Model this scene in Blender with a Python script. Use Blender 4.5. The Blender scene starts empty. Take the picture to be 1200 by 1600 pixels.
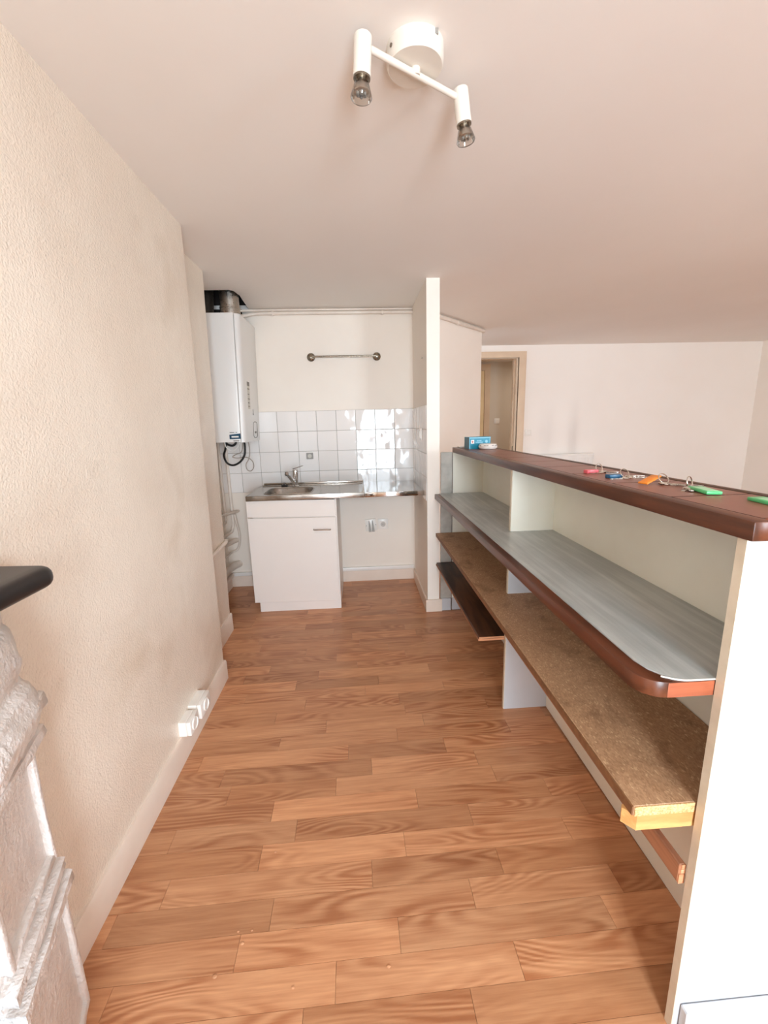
import bpy, bmesh, math, random
from mathutils import Vector, Matrix

S = bpy.context.scene
COL = S.collection
rnd = random.Random(7)
PI = math.pi

# ------------------------------------------------------------------ camera
cam_data = bpy.data.cameras.new('camera')
cam = bpy.data.objects.new('camera', cam_data)
COL.objects.link(cam)
S.camera = cam
cam_data.sensor_fit = 'VERTICAL'
cam_data.sensor_height = 36.0
cam_data.sensor_width = 27.0
cam_data.lens = 658.7 * 36.0 / 1600.0
cam_data.clip_start = 0.02
yaw, pitch, roll = 0.0571, -0.20768, -0.02605
fw = Vector((math.sin(yaw) * math.cos(pitch), math.cos(yaw) * math.cos(pitch), math.sin(pitch)))
rt = Vector((math.cos(yaw), -math.sin(yaw), 0))
up = rt.cross(fw)
rt2 = math.cos(roll) * rt + math.sin(roll) * up
up2 = -math.sin(roll) * rt + math.cos(roll) * up
cam.matrix_world = Matrix((
    (rt2.x, up2.x, -fw.x, 0.0),
    (rt2.y, up2.y, -fw.y, 0.0),
    (rt2.z, up2.z, -fw.z, 1.45),
    (0, 0, 0, 1)))

# ------------------------------------------------------------------ world and daylight
world = bpy.data.worlds.new('world')
S.world = world
world.use_nodes = True
bg = world.node_tree.nodes['Background']
bg.inputs['Color'].default_value = (0.72, 0.86, 1.0, 1)
bg.inputs['Strength'].default_value = 3.0


def area(name, loc, rot, sx, sy, watts, color):
    d = bpy.data.lights.new(name, 'AREA')
    d.shape = 'RECTANGLE'
    d.size, d.size_y = sx, sy
    d.energy = watts
    d.color = color
    o = bpy.data.objects.new(name, d)
    o.location = loc
    o.rotation_euler = rot
    COL.objects.link(o)
    return o


# daylight at the two windows behind the camera (the panes face +Y)
area('daylight_window_1', (0.42, -1.92, 1.55), (PI / 2 - 0.35, 0, 0), 0.68, 1.18, 98, (0.77, 0.895, 1.0))
area('daylight_window_1_low', (0.42, -1.92, 0.55), (PI / 2, 0, 0), 0.68, 0.78, 56, (0.75, 0.885, 1.0))
area('daylight_window_2', (3.45, -1.92, 1.50), (PI / 2 - 0.12, 0, 0), 1.00, 1.28, 132, (0.77, 0.90, 1.0))
# unseen fill light added to brighten the hallway beyond the far doorway
area('hallway_fill', (2.9, 6.35, 2.34), (0, 0, 0), 0.3, 0.3, 7, (1.0, 0.9, 0.78))

S.view_settings.view_transform = 'Standard'
S.view_settings.look = 'None'
S.view_settings.gamma = 1.0
S.view_settings.exposure = 0.02
try:
    S.view_settings.use_curve_mapping = False
except Exception:
    pass
S.cycles.max_bounces = 14
S.cycles.diffuse_bounces = 10
S.cycles.glossy_bounces = 5
S.cycles.transmission_bounces = 6
S.cycles.sample_clamp_indirect = 8.0
S.cycles.caustics_reflective = False
S.cycles.caustics_refractive = False
S.cycles.use_denoising = True


# ------------------------------------------------------------------ helpers
def lin(c):
    c = c / 255.0
    return c / 12.92 if c <= 0.04045 else ((c + 0.055) / 1.055) ** 2.4


def rgb(r, g, b):
    return (lin(r), lin(g), lin(b), 1.0)


class NT:
    def __init__(self, name):
        self.m = bpy.data.materials.new(name)
        self.m.use_nodes = True
        self.t = self.m.node_tree
        self.b = self.t.nodes['Principled BSDF']

    def n(self, kind, **kw):
        x = self.t.nodes.new(kind)
        for k, v in kw.items():
            if k in x.inputs:
                x.inputs[k].default_value = v
            else:
                setattr(x, k, v)
        return x

    def l(self, a, b):
        self.t.links.new(a, b)

    def coords(self, scale=(1, 1, 1), kind='Object'):
        tc = self.n('ShaderNodeTexCoord')
        mp = self.n('ShaderNodeMapping')
        mp.inputs['Scale'].default_value = scale
        self.l(tc.outputs[kind], mp.inputs['Vector'])
        return mp.outputs['Vector']

    def noise(self, vec, scale, detail=3.0, rough=0.5, dist=0.0):
        x = self.n('ShaderNodeTexNoise')
        x.inputs['Scale'].default_value = scale
        x.inputs['Detail'].default_value = detail
        x.inputs['Roughness'].default_value = rough
        x.inputs['Distortion'].default_value = dist
        self.l(vec, x.inputs['Vector'])
        return x.outputs['Fac']

    def ramp(self, fac, stops):
        x = self.n('ShaderNodeValToRGB')
        els = x.color_ramp.elements
        while len(els) < len(stops):
            els.new(0.5)
        for e, (p, c) in zip(els, stops):
            e.position = p
            e.color = c
        self.l(fac, x.inputs['Fac'])
        return x.outputs['Color']

    def mix(self, fac, a, b, mode='MIX'):
        x = self.n('ShaderNodeMix')
        x.data_type = 'RGBA'
        x.blend_type = mode
        if isinstance(fac, (int, float)):
            x.inputs[0].default_value = fac
        else:
            self.l(fac, x.inputs[0])
        for sock, v in ((x.inputs[6], a), (x.inputs[7], b)):
            if isinstance(v, tuple):
                sock.default_value = v
            else:
                self.l(v, sock)
        return x.outputs[2]

    def math(self, op, a, b=None):
        x = self.n('ShaderNodeMath')
        x.operation = op
        for i, v in enumerate((a, b)):
            if v is None:
                continue
            if isinstance(v, (int, float)):
                x.inputs[i].default_value = v
            else:
                self.l(v, x.inputs[i])
        return x.outputs[0]

    def bump(self, h, strength=0.3, dist=0.002):
        x = self.n('ShaderNodeBump')
        x.inputs['Strength'].default_value = strength
        x.inputs['Distance'].default_value = dist
        self.l(h, x.inputs['Height'])
        self.l(x.outputs['Normal'], self.b.inputs['Normal'])
        return x

    def color(self, c):
        if isinstance(c, tuple):
            self.b.inputs['Base Color'].default_value = c
        else:
            self.l(c, self.b.inputs['Base Color'])

    def rough(self, r):
        if isinstance(r, (int, float)):
            self.b.inputs['Roughness'].default_value = r
        else:
            self.l(r, self.b.inputs['Roughness'])


def paint(name, c, c2=None, rough=0.5, scale=2.0, bump=0.0, bscale=60.0, bdist=0.001, kind='Object'):
    t = NT(name)
    v = t.coords(kind=kind)
    if c2 is None:
        c2 = tuple(x * 0.93 for x in c[:3]) + (1.0,)
    f = t.noise(v, scale, 4.0, 0.55)
    t.color(t.ramp(f, [(0.3, c2), (0.7, c)]))
    t.rough(rough)
    if bump:
        t.bump(t.noise(v, bscale, 3.0), bump, bdist)
    return t.m


def metal(name, c, rough=0.2, aniso=False):
    t = NT(name)
    t.color(c)
    t.b.inputs['Metallic'].default_value = 1.0
    v = t.coords((3, 60, 60) if aniso else (20, 20, 20))
    f = t.noise(v, 4.0, 2.0)
    t.l(t.ramp(f, [(0.3, (rough * 0.75,) * 3 + (1,)), (0.7, (rough * 1.25,) * 3 + (1,))]), t.b.inputs['Roughness'])
    return t.m


def wood(name, c1, c2, scale=(12, 1.2, 12), rough=0.45, rings=14.0, obj_rand=False):
    """grain runs along the axis whose scale is the smallest"""
    t = NT(name)
    v = t.coords(scale)
    if obj_rand:
        oi = t.n('ShaderNodeObjectInfo')
        add = t.n('ShaderNodeVectorMath')
        add.operation = 'ADD'
        cmb = t.n('ShaderNodeCombineXYZ')
        t.l(t.math('MULTIPLY', oi.outputs['Random'], 37.0), cmb.inputs[0])
        t.l(t.math('MULTIPLY', oi.outputs['Random'], 91.0), cmb.inputs[1])
        t.l(v, add.inputs[0])
        t.l(cmb.outputs[0], add.inputs[1])
        v = add.outputs[0]
    f = t.noise(v, 1.0, 1.5, 0.4, 0.25)
    s = t.math('SINE', t.math('MULTIPLY', f, rings * 6.28))
    s = t.math('MULTIPLY', t.math('ADD', s, 1.0), 0.5)
    fine = t.noise(v, 7.0, 4.0, 0.7)
    g = t.math('ADD', t.math('MULTIPLY', s, 0.55), t.math('MULTIPLY', fine, 0.6))
    col = t.ramp(g, [(0.25, c2), (0.85, c1)])
    if obj_rand:
        col = t.mix(1.0, col, oi.outputs['Color'], 'MULTIPLY')
    t.color(col)
    t.rough(rough)
    t.bump(fine, 0.15, 0.0006)
    return t.m


def vinyl(name, c1, c2, obj_rand):
    """printed oak: arched growth rings plus fine streaks, each plank with its own piece of print"""
    t = NT(name)
    oi = t.n('ShaderNodeObjectInfo')
    tc = t.n('ShaderNodeTexCoord')
    cmb = t.n('ShaderNodeCombineXYZ')
    t.l(t.math('MULTIPLY', oi.outputs['Random'], 37.0), cmb.inputs[0])
    t.l(t.math('MULTIPLY', oi.outputs['Random'], 91.0), cmb.inputs[1])
    add = t.n('ShaderNodeVectorMath')
    add.operation = 'ADD'
    t.l(tc.outputs['Object'], add.inputs[0])
    t.l(cmb.outputs[0], add.inputs[1])

    def vec(sx, sy):
        mp = t.n('ShaderNodeMapping')
        mp.inputs['Scale'].default_value = (sx, sy, 1)
        t.l(add.outputs[0], mp.inputs['Vector'])
        return mp.outputs['Vector']
    f = t.noise(vec(1.5, 9.0), 1.0, 1.0, 0.35, 0.25)
    s = t.math('MULTIPLY', t.math('ADD', t.math('SINE', t.math('MULTIPLY', f, 95.0)), 1.0), 0.5)
    gate = t.ramp(t.noise(vec(1.8, 6.0), 1.0, 1.0), [(0.42, (0.12, 0.12, 0.12, 1)), (0.62, (1, 1, 1, 1))])
    fine = t.noise(vec(5.0, 130.0), 1.0, 4.0, 0.65)
    med = t.noise(vec(2.5, 28.0), 1.0, 3.0, 0.6)
    g = t.math('ADD', t.math('MULTIPLY', t.math('MULTIPLY', s, gate), 0.30), t.math('ADD', t.math('MULTIPLY', fine, 0.55), t.math('MULTIPLY', med, 0.55)))
    col = t.ramp(g, [(0.36, c1), (0.86, c2)])
    if obj_rand:
        col = t.mix(1.0, col, oi.outputs['Color'], 'MULTIPLY')
    t.color(col)
    t.rough(0.34)
    t.bump(fine, 0.10, 0.0005)
    return t.m


# ------------------------------------------------------------------ materials
def make_plaster(name, c, c2, spot, bump, rough):
    t = NT(name)
    v = t.coords()
    big = t.noise(v, 1.6, 4.0, 0.6)
    col = t.ramp(big, [(0.35, c2), (0.62, c)])
    st = t.ramp(t.noise(v, 2.3, 3.0, 0.55, 0.4), [(0.60, (0, 0, 0, 1)), (0.78, (1, 1, 1, 1))])
    col = t.mix(t.math('MULTIPLY', st, 0.55), col, spot)
    t.color(col)
    t.rough(rough)
    vo = t.n('ShaderNodeTexVoronoi')
    vo.feature = 'SMOOTH_F1'
    vo.inputs['Scale'].default_value = 190.0
    t.l(v, vo.inputs['Vector'])
    h = t.math('ADD', t.math('MULTIPLY', vo.outputs['Distance'], -0.7), t.math('MULTIPLY', t.noise(v, 120.0, 3.0, 0.6), 1.2))
    h = t.math('ADD', h, t.math('MULTIPLY', t.noise(v, 9.0, 2.0), 1.6))
    t.bump(h, bump, 0.0042)
    return t.m


M = {}
M['wall_rough'] = make_plaster('rough_cream_plaster', rgb(236, 225, 210), rgb(229, 216, 200), rgb(208, 189, 166), 0.42, 0.25)
M['wall_smooth'] = paint('cream_wall_paint', rgb(241, 233, 222), rgb(235, 225, 213), 0.55, 1.4, 0.12, 40)
M['wall_warm'] = paint('warm_wall_paint', rgb(243, 236, 227), rgb(238, 230, 220), 0.6, 1.4, 0.1, 40)
M['ceiling'] = paint('ceiling_paint', rgb(238, 234, 229), rgb(234, 229, 223), 0.75, 0.9, 0.06, 30)
M['skirting'] = paint('pinkish_skirting_paint', rgb(233, 219, 205), rgb(226, 210, 195), 0.4, 6)
M['white_gloss'] = paint('white_gloss_paint', rgb(240, 238, 234), rgb(232, 229, 224), 0.3, 3)
M['white_cab'] = paint('white_laminate', rgb(239, 234, 229), rgb(235, 229, 223), 0.35, 1.5)
M['panel_white'] = paint('white_board_paint', rgb(200, 202, 206), rgb(194, 195, 198), 0.42, 3.0, 0.06, 50)
M['panel_cream'] = paint('greenish_cream_board', rgb(243, 242, 230), rgb(236, 233, 219), 0.5, 3.5, 0.08, 60)
M['edge_cream'] = paint('dull_cream_edge', rgb(224, 213, 193), rgb(206, 193, 172), 0.5, 12)
M['grey_board'] = paint('worn_grey_board', rgb(196, 193, 185), rgb(160, 156, 148), 0.5, 9)
M['black_marble'] = paint('black_slate', rgb(38, 33, 32), rgb(26, 22, 22), 0.38, 9)
M['grout'] = paint('grey_grout', rgb(170, 164, 156), None, 0.8, 30)
M['beige_frame'] = paint('beige_door_paint', rgb(224, 200, 172), rgb(214, 188, 160), 0.45, 5)
M['door_leaf'] = paint('lit_slit_door_yellow', rgb(245, 222, 178), rgb(238, 212, 165), 0.45, 5)  # pale yellow stands in for light in the slit of the hall door
M['hall'] = paint('hall_wall_paint', rgb(214, 202, 186), None, 0.6, 1.5)
M['pipe'] = paint('pipe_paint', rgb(232, 222, 211), rgb(222, 209, 196), 0.42, 12)
M['void'] = paint('dark_brown_void', rgb(42, 34, 30), rgb(24, 18, 16), 0.9, 6)
M['boiler'] = paint('boiler_enamel', rgb(226, 224, 220), rgb(220, 217, 213), 0.28, 1.0)
M['steel'] = metal('brushed_steel', rgb(182, 176, 168), 0.22, True)
M['steel_bright'] = metal('polished_steel', rgb(200, 197, 194), 0.06)
M['basin'] = metal('dull_basin_steel', rgb(158, 152, 145), 0.34)
M['chrome'] = metal('chrome', rgb(222, 221, 220), 0.07)
M['nickel'] = metal('aged_nickel', rgb(150, 140, 125), 0.28)
M['flue'] = metal('dull_aluminium', rgb(190, 182, 172), 0.32)
M['duct'] = metal('dark_dusty_duct', rgb(96, 88, 80), 0.55)
M['key_metal'] = metal('key_metal', rgb(205, 196, 184), 0.25)
M['black_rubber'] = paint('black_rubber', rgb(22, 20, 20), rgb(14, 13, 13), 0.5, 8)
M['grey_cable'] = paint('grey_cable', rgb(170, 158, 146), None, 0.5, 8)
M['plastic'] = paint('white_plastic', rgb(242, 239, 233), rgb(236, 232, 225), 0.3, 8)
M['plastic_grey'] = paint('grey_plastic', rgb(150, 146, 140), None, 0.4, 8)
M['spout'] = paint('grey_spout_plastic', rgb(176, 172, 165), rgb(160, 156, 149), 0.55, 20)
M['well'] = paint('socket_well', rgb(198, 194, 187), None, 0.5, 20)
M['lamp_white'] = paint('lamp_enamel', rgb(226, 220, 209), rgb(221, 214, 203), 0.4, 8)
M['label_blue'] = paint('dark_blue_label', rgb(22, 78, 104), rgb(16, 62, 88), 0.35, 8)
M['label_grey'] = paint('grey_print', rgb(128, 122, 112), rgb(104, 99, 91), 0.5, 40)
M['label_pale'] = paint('pale_sticker', rgb(208, 204, 194), rgb(186, 181, 170), 0.45, 90)
M['tag_pink'] = paint('pink_plastic', rgb(226, 104, 112), None, 0.3, 8)
M['tag_blue'] = paint('blue_plastic', rgb(44, 96, 130), None, 0.3, 8)
M['tag_orange'] = paint('orange_plastic', rgb(240, 142, 46), None, 0.3, 8)
M['tag_green'] = paint('green_plastic', rgb(98, 206, 134), None, 0.3, 8)
M['tag_paper'] = paint('green_tinted_paper', rgb(176, 232, 188), None, 0.3, 8)
M['box_blue'] = paint('turquoise_card', rgb(36, 152, 182), rgb(30, 140, 172), 0.4, 8)
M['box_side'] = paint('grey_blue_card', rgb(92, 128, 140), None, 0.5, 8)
M['box_pale'] = paint('pale_blue_print', rgb(150, 214, 236), None, 0.5, 8)
M['box_red'] = paint('red_print', rgb(206, 120, 112), None, 0.5, 8)
M['plank'] = vinyl('vinyl_oak', rgb(212, 159, 117), rgb(166, 107, 70), True)
M['floor_base'] = vinyl('vinyl_oak_base', rgb(190, 144, 108), rgb(160, 112, 80), False)
M['brown_wood'] = wood('red_brown_varnished_wood', rgb(98, 53, 32), rgb(68, 35, 20), (26, 2.0, 26), 0.30, 2.0)
M['brown_dark'] = wood('worn_dark_rim', rgb(104, 70, 46), rgb(66, 42, 26), (26, 2.0, 26), 0.4, 2.0)
M['strip'] = paint('dull_brown_strip', rgb(140, 98, 64), rgb(112, 74, 46), 0.6, 40)
M['joint'] = paint('dark_brown_grout', rgb(40, 25, 19), None, 0.8, 30)
M['brown_end'] = wood('orange_brown_end_wood', rgb(176, 98, 66), rgb(140, 72, 46), (3.0, 20, 30), 0.4, 2.0)
M['dark_plank'] = wood('stained_dark_plank', rgb(84, 54, 36), rgb(36, 20, 12), (14, 2.2, 14), 0.4, 3.0)
M['plank_cut'] = wood('fresh_cut_pine_end', rgb(222, 166, 124), rgb(196, 132, 92), (6, 30, 60), 0.6, 2.0)
M['pine'] = wood('pale_pine', rgb(218, 170, 108), rgb(196, 138, 80), (4.0, 30, 30), 0.55, 2.0)
M['board_side'] = wood('reddish_plank_side', rgb(178, 124, 92), rgb(138, 88, 62), (20, 1.5, 40), 0.5, 3.0)


def make_tile():
    t = NT('white_glazed_tile')
    oi = t.n('ShaderNodeObjectInfo')
    f = t.ramp(oi.outputs['Random'], [(0, rgb(236, 232, 228)), (1, rgb(243, 240, 237))])
    t.color(f)
    t.rough(0.06)
    v = t.coords(kind='Object')
    add = t.n('ShaderNodeVectorMath')
    add.operation = 'ADD'
    t.l(v, add.inputs[0])
    cmb = t.n('ShaderNodeCombineXYZ')
    t.l(t.math('MULTIPLY', oi.outputs['Random'], 53.0), cmb.inputs[0])
    t.l(cmb.outputs[0], add.inputs[1])
    t.bump(t.noise(add.outputs[0], 8.0, 1.0), 0.55, 0.0085)
    t.b.inputs['Specular IOR Level'].default_value = 0.42
    return t.m


M['tile'] = make_tile()


def make_counter_tile():
    t = NT('red_brown_floor_tile')
    v = t.coords()
    t.color(t.ramp(t.noise(v, 14.0, 4.0, 0.6), [(0.3, rgb(130, 80, 64)), (0.7, rgb(146, 92, 74))]))
    t.rough(0.34)
    t.bump(t.noise(v, 180.0, 3.0), 0.1, 0.0006)
    return t.m


M['counter_tile'] = make_counter_tile()


def make_laminate():
    t = NT('blue_grey_laminate')
    v = t.coords((30, 1.6, 30))
    f = t.noise(v, 1.0, 5.0, 0.65, 0.3)
    v2 = t.coords((2.2, 2.2, 2.2))
    f2 = t.noise(v2, 1.5, 3.0)
    g = t.math('ADD', t.math('MULTIPLY', f, 0.7), t.math('MULTIPLY', f2, 0.4))
    t.color(t.ramp(g, [(0.32, rgb(148, 152, 150)), (0.56, rgb(180, 183, 180)), (0.75, rgb(206, 208, 204))]))
    t.rough(0.34)
    t.bump(f, 0.08, 0.0006)
    return t.m


M['laminate'] = make_laminate()


def make_particle(name, light):
    t = NT(name)
    v = t.coords()
    vo = t.n('ShaderNodeTexVoronoi')
    vo.inputs['Scale'].default_value = 330.0
    mp = t.coords((1.0, 0.45, 1.0))
    t.l(mp, vo.inputs['Vector'])
    sep = t.n('ShaderNodeSeparateColor')
    t.l(vo.outputs['Color'], sep.inputs[0])
    if light:
        col = t.ramp(sep.outputs[0], [(0.0, rgb(186, 138, 86)), (0.35, rgb(208, 166, 112)), (1.0, rgb(226, 192, 142))])
    else:
        col = t.ramp(sep.outputs[0], [(0.0, rgb(164, 124, 90)), (0.45, rgb(178, 138, 103)), (0.93, rgb(190, 150, 114)), (1.0, rgb(212, 178, 140))])
        st = t.ramp(t.noise(v, 6.5, 5.0, 0.62, 0.5), [(0.52, (0, 0, 0, 1)), (0.72, (1, 1, 1, 1))])
        col = t.mix(t.math('MULTIPLY', st, 0.7), col, rgb(104, 66, 38))
    t.color(col)
    t.rough(0.55)
    t.bump(sep.outputs[1], 0.25, 0.0008)
    return t.m


M['particle'] = make_particle('worn_particle_board', False)
M['particle_cut'] = make_particle('cut_particle_board', True)


def make_stone():
    t = NT('lumpy_painted_stone')
    v = t.coords(kind='Object')
    t.color(t.ramp(t.noise(v, 9.0, 4.0), [(0.3, rgb(220, 212, 206)), (0.7, rgb(234, 229, 225))]))
    t.rough(0.28)
    h = t.math('ADD', t.noise(v, 30.0, 3.0, 0.6), t.math('MULTIPLY', t.noise(v, 110.0, 3.0, 0.6), 0.5))
    t.bump(h, 0.7, 0.009)
    return t.m


M['stone'] = make_stone()


def make_far_wall():
    t = NT('sooty_far_wall_paint')
    tc = t.n('ShaderNodeTexCoord')
    sep = t.n('ShaderNodeSeparateXYZ')
    t.l(tc.outputs['Object'], sep.inputs[0])
    mp = t.coords((1, 1, 0.22))
    n = t.noise(mp, 7.0, 4.0, 0.6)
    # grey soot streaks that rise from the radiator
    def bell(sock, c, w):
        d = t.math('DIVIDE', t.math('SUBTRACT', sock, c), w)
        return t.math('POWER', 2.718, t.math('MULTIPLY', t.math('MULTIPLY', d, d), -1.0))
    k = t.math('ADD', bell(sep.outputs[0], 2.92, 0.07), t.math('MULTIPLY', bell(sep.outputs[0], 2.55, 0.10), 0.55))
    zf = bell(sep.outputs[2], 1.18, 0.36)
    k = t.math('MULTIPLY', t.math('MULTIPLY', k, zf), t.math('MULTIPLY', n, 0.42))
    base = t.ramp(t.noise(t.coords(), 1.2, 4.0), [(0.3, rgb(243, 237, 230)), (0.7, rgb(247, 242, 236))])
    t.color(t.mix(k, base, rgb(150, 138, 130)))
    t.rough(0.6)
    return t.m


M['far_wall'] = make_far_wall()


def make_glass():
    t = NT('clear_bulb_glass')
    out = t.t.nodes['Material Output']
    tr = t.n('ShaderNodeBsdfTransparent')
    tr.inputs['Color'].default_value = (0.93, 0.91, 0.88, 1)
    gl = t.n('ShaderNodeBsdfGlossy')
    gl.inputs['Roughness'].default_value = 0.06
    fr = t.n('ShaderNodeFresnel')
    fr.inputs['IOR'].default_value = 1.5
    ns = t.noise(t.coords(), 90.0, 2.0)
    mx = t.n('ShaderNodeMixShader')
    t.l(t.math('ADD', t.math('MULTIPLY', fr.outputs[0], 0.8), t.math('MULTIPLY', ns, 0.12)), mx.inputs[0])
    t.l(tr.outputs[0], mx.inputs[1])
    t.l(gl.outputs[0], mx.inputs[2])
    t.l(mx.outputs[0], out.inputs['Surface'])
    return t.m


M['reflector'] = metal('frosted_reflector', rgb(222, 214, 205), 0.35)
M['glass'] = make_glass()


# ------------------------------------------------------------------ mesh helpers (world coordinates)
def box(bm, x0, x1, y0, y1, z0, z1, bev=0.0, seg=1):
    r = bmesh.ops.create_cube(bm, size=1.0)
    vs = r['verts']
    for v in vs:
        v.co = Vector(((x0 + x1) / 2 + v.co.x * (x1 - x0), (y0 + y1) / 2 + v.co.y * (y1 - y0), (z0 + z1) / 2 + v.co.z * (z1 - z0)))
    if bev:
        es = list({e for v in vs for e in v.link_edges})
        r2 = bmesh.ops.bevel(bm, geom=es, offset=bev, segments=seg, affect='EDGES', profile=0.5)
        return r2['verts']
    return vs


def BX(*a, **k):
    bm = bmesh.new()
    box(bm, *a, **k)
    return bm


def frame_of(d):
    d = d.normalized()
    a = Vector((0, 0, 1)) if abs(d.z) < 0.9 else Vector((1, 0, 0))
    u = d.cross(a).normalized()
    return u, d.cross(u).normalized()


def sweep(bm, pts, radii, n=12, cap=True, closed=False):
    pts = [Vector(p) for p in pts]
    m = len(pts)
    if isinstance(radii, (int, float)):
        radii = [radii] * m
    rings = []
    u = None
    for i, p in enumerate(pts):
        if closed:
            d = pts[(i + 1) % m] - pts[i - 1]
        else:
            d = pts[min(i + 1, m - 1)] - pts[max(i - 1, 0)]
        if d.length < 1e-9:
            d = Vector((0, 0, 1))
        d.normalize()
        if u is None:
            u, _ = frame_of(d)
        else:
            u = (u - d * u.dot(d))
            if u.length < 1e-6:
                u, _ = frame_of(d)
            u.normalize()
        w = d.cross(u)
        rings.append([bm.verts.new(p + (u * math.cos(2 * PI * k / n) + w * math.sin(2 * PI * k / n)) * radii[i]) for k in range(n)])
    for i in range(m if closed else m - 1):
        a, b = rings[i], rings[(i + 1) % m]
        for k in range(n):
            bm.faces.new((a[k], a[(k + 1) % n], b[(k + 1) % n], b[k]))
    if cap and not closed:
        bm.faces.new(list(reversed(rings[0])))
        bm.faces.new(rings[-1])


def smooth_path(pts, sub=6):
    pts = [Vector(p) for p in pts]
    out = []
    for i in range(len(pts) - 1):
        p0, p1, p2, p3 = pts[max(i - 1, 0)], pts[i], pts[i + 1], pts[min(i + 2, len(pts) - 1)]
        for k in range(sub):
            s = k / sub
            out.append(0.5 * ((2 * p1) + (p2 - p0) * s + (2 * p0 - 5 * p1 + 4 * p2 - p3) * s * s + (3 * p1 - p0 - 3 * p2 + p3) * s ** 3))
    out.append(pts[-1])
    return out


def SW(pts, radii, n=12, smooth=False, closed=False):
    bm = bmesh.new()
    if smooth:
        pts = smooth_path(pts)
    sweep(bm, pts, radii, n, True, closed)
    return bm


def lathe(profile, origin, axis=(0, 0, 1), n=24, cap=True):
    """profile: list of (radius, distance along the axis)"""
    bm = bmesh.new()
    ax = Vector(axis).normalized()
    u, w = frame_of(ax)
    o = Vector(origin)
    rings = []
    for r, h in profile:
        rings.append([bm.verts.new(o + ax * h + (u * math.cos(2 * PI * k / n) + w * math.sin(2 * PI * k / n)) * max(r, 1e-5)) for k in range(n)])
    for a, b in zip(rings, rings[1:]):
        for k in range(n):
            bm.faces.new((a[k], a[(k + 1) % n], b[(k + 1) % n], b[k]))
    if cap:
        bm.faces.new(list(reversed(rings[0])))
        bm.faces.new(rings[-1])
    bmesh.ops.recalc_face_normals(bm, faces=bm.faces[:])
    return bm


def prism(poly, z0, z1, bm=None):
    bm = bm or bmesh.new()
    a = [bm.verts.new((x, y, z0)) for x, y in poly]
    b = [bm.verts.new((x, y, z1)) for x, y in poly]
    n = len(poly)
    bm.faces.new(list(reversed(a)))
    bm.faces.new(b)
    for i in range(n):
        bm.faces.new((a[i], a[(i + 1) % n], b[(i + 1) % n], b[i]))
    bmesh.ops.recalc_face_normals(bm, faces=bm.faces[:])
    return bm


def bevel_all(bm, off, seg=2, ang=30):
    es = [e for e in bm.edges if len(e.link_faces) == 2 and e.calc_face_angle(0) > math.radians(ang)]
    bmesh.ops.bevel(bm, geom=es, offset=off, segments=seg, affect='EDGES', profile=0.5)
    return bm


def obj(name, bm, mat, parent=None, label=None, sharp=35, origin=None):
    bmesh.ops.recalc_face_normals(bm, faces=bm.faces[:])
    xs = [v.co.x for v in bm.verts]
    ys = [v.co.y for v in bm.verts]
    zs = [v.co.z for v in bm.verts]
    o0 = Vector(origin) if origin is not None else Vector(((min(xs) + max(xs)) / 2, (min(ys) + max(ys)) / 2, min(zs)))
    bmesh.ops.translate(bm, verts=bm.verts[:], vec=-o0)
    me = bpy.data.meshes.new(name)
    bm.to_mesh(me)
    bm.free()
    me.polygons.foreach_set('use_smooth', [True] * len(me.polygons))
    me.set_sharp_from_angle(angle=math.radians(sharp))
    me.materials.append(mat)
    o = bpy.data.objects.new(name, me)
    COL.objects.link(o)
    o.location = o0
    if parent is not None:
        attach(o, parent)
    if label:
        o['label'] = label
    return o


def world_loc(o):
    p = Vector(o.location)
    while o.parent is not None:
        o = o.parent
        p += o.location
    return p


def attach(o, parent):
    o.location = Vector(o.location) - world_loc(parent)
    o.parent = parent


def tag(o, label, cat, group=None, kind=None):
    o['label'] = label
    o['category'] = cat
    if group:
        o['group'] = group
    if kind:
        o['kind'] = kind
    return o


def thing(name, loc, label, cat, group=None):
    o = bpy.data.objects.new(name, None)
    o.empty_display_size = 0.05
    o.location = loc
    COL.objects.link(o)
    return tag(o, label, cat, group)


def struct(name, bm, mat, label, cat, parent=None, sharp=35, origin=None):
    o = obj(name, bm, mat, parent, sharp=sharp, origin=origin)
    o['kind'] = 'structure'
    if parent is None:
        tag(o, label, cat)
    return o


def panel_hole(outer, hole, thick, axis='z', at=0.0, hole_first=None):
    """flat plate with one hole, both given as 2D loops; extruded by thick"""
    bm = bmesh.new()

    def P(p):
        return Vector((p[0], p[1], at)) if axis == 'z' else Vector((p[0], at, p[1]))
    es = []
    for loop in (outer, hole):
        vs = [bm.verts.new(P(p)) for p in loop]
        es += [bm.edges.new((vs[i], vs[(i + 1) % len(vs)])) for i in range(len(vs))]
    bmesh.ops.triangle_fill(bm, edges=es, use_beauty=True, use_dissolve=False)
    r = bmesh.ops.extrude_face_region(bm, geom=bm.faces[:])
    vv = [g for g in r['geom'] if isinstance(g, bmesh.types.BMVert)]
    bmesh.ops.translate(bm, verts=vv, vec=Vector((0, 0, thick)) if axis == 'z' else Vector((0, thick, 0)))
    bmesh.ops.recalc_face_normals(bm, faces=bm.faces[:])
    return bm


def rrect(x0, x1, y0, y1, r, n=5):
    out = []
    for cx, cy, a0 in ((x1 - r, y1 - r, 0), (x0 + r, y1 - r, 90), (x0 + r, y0 + r, 180), (x1 - r, y0 + r, 270)):
        for k in range(n + 1):
            a = math.radians(a0 + 90 * k / n)
            out.append((cx + r * math.cos(a), cy + r * math.sin(a)))
    return out


H = 2.39          # ceiling height
YB = 3.78         # kitchen back wall
YF = 5.645        # far wall
YR = -1.8         # wall with the windows, behind the camera

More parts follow.
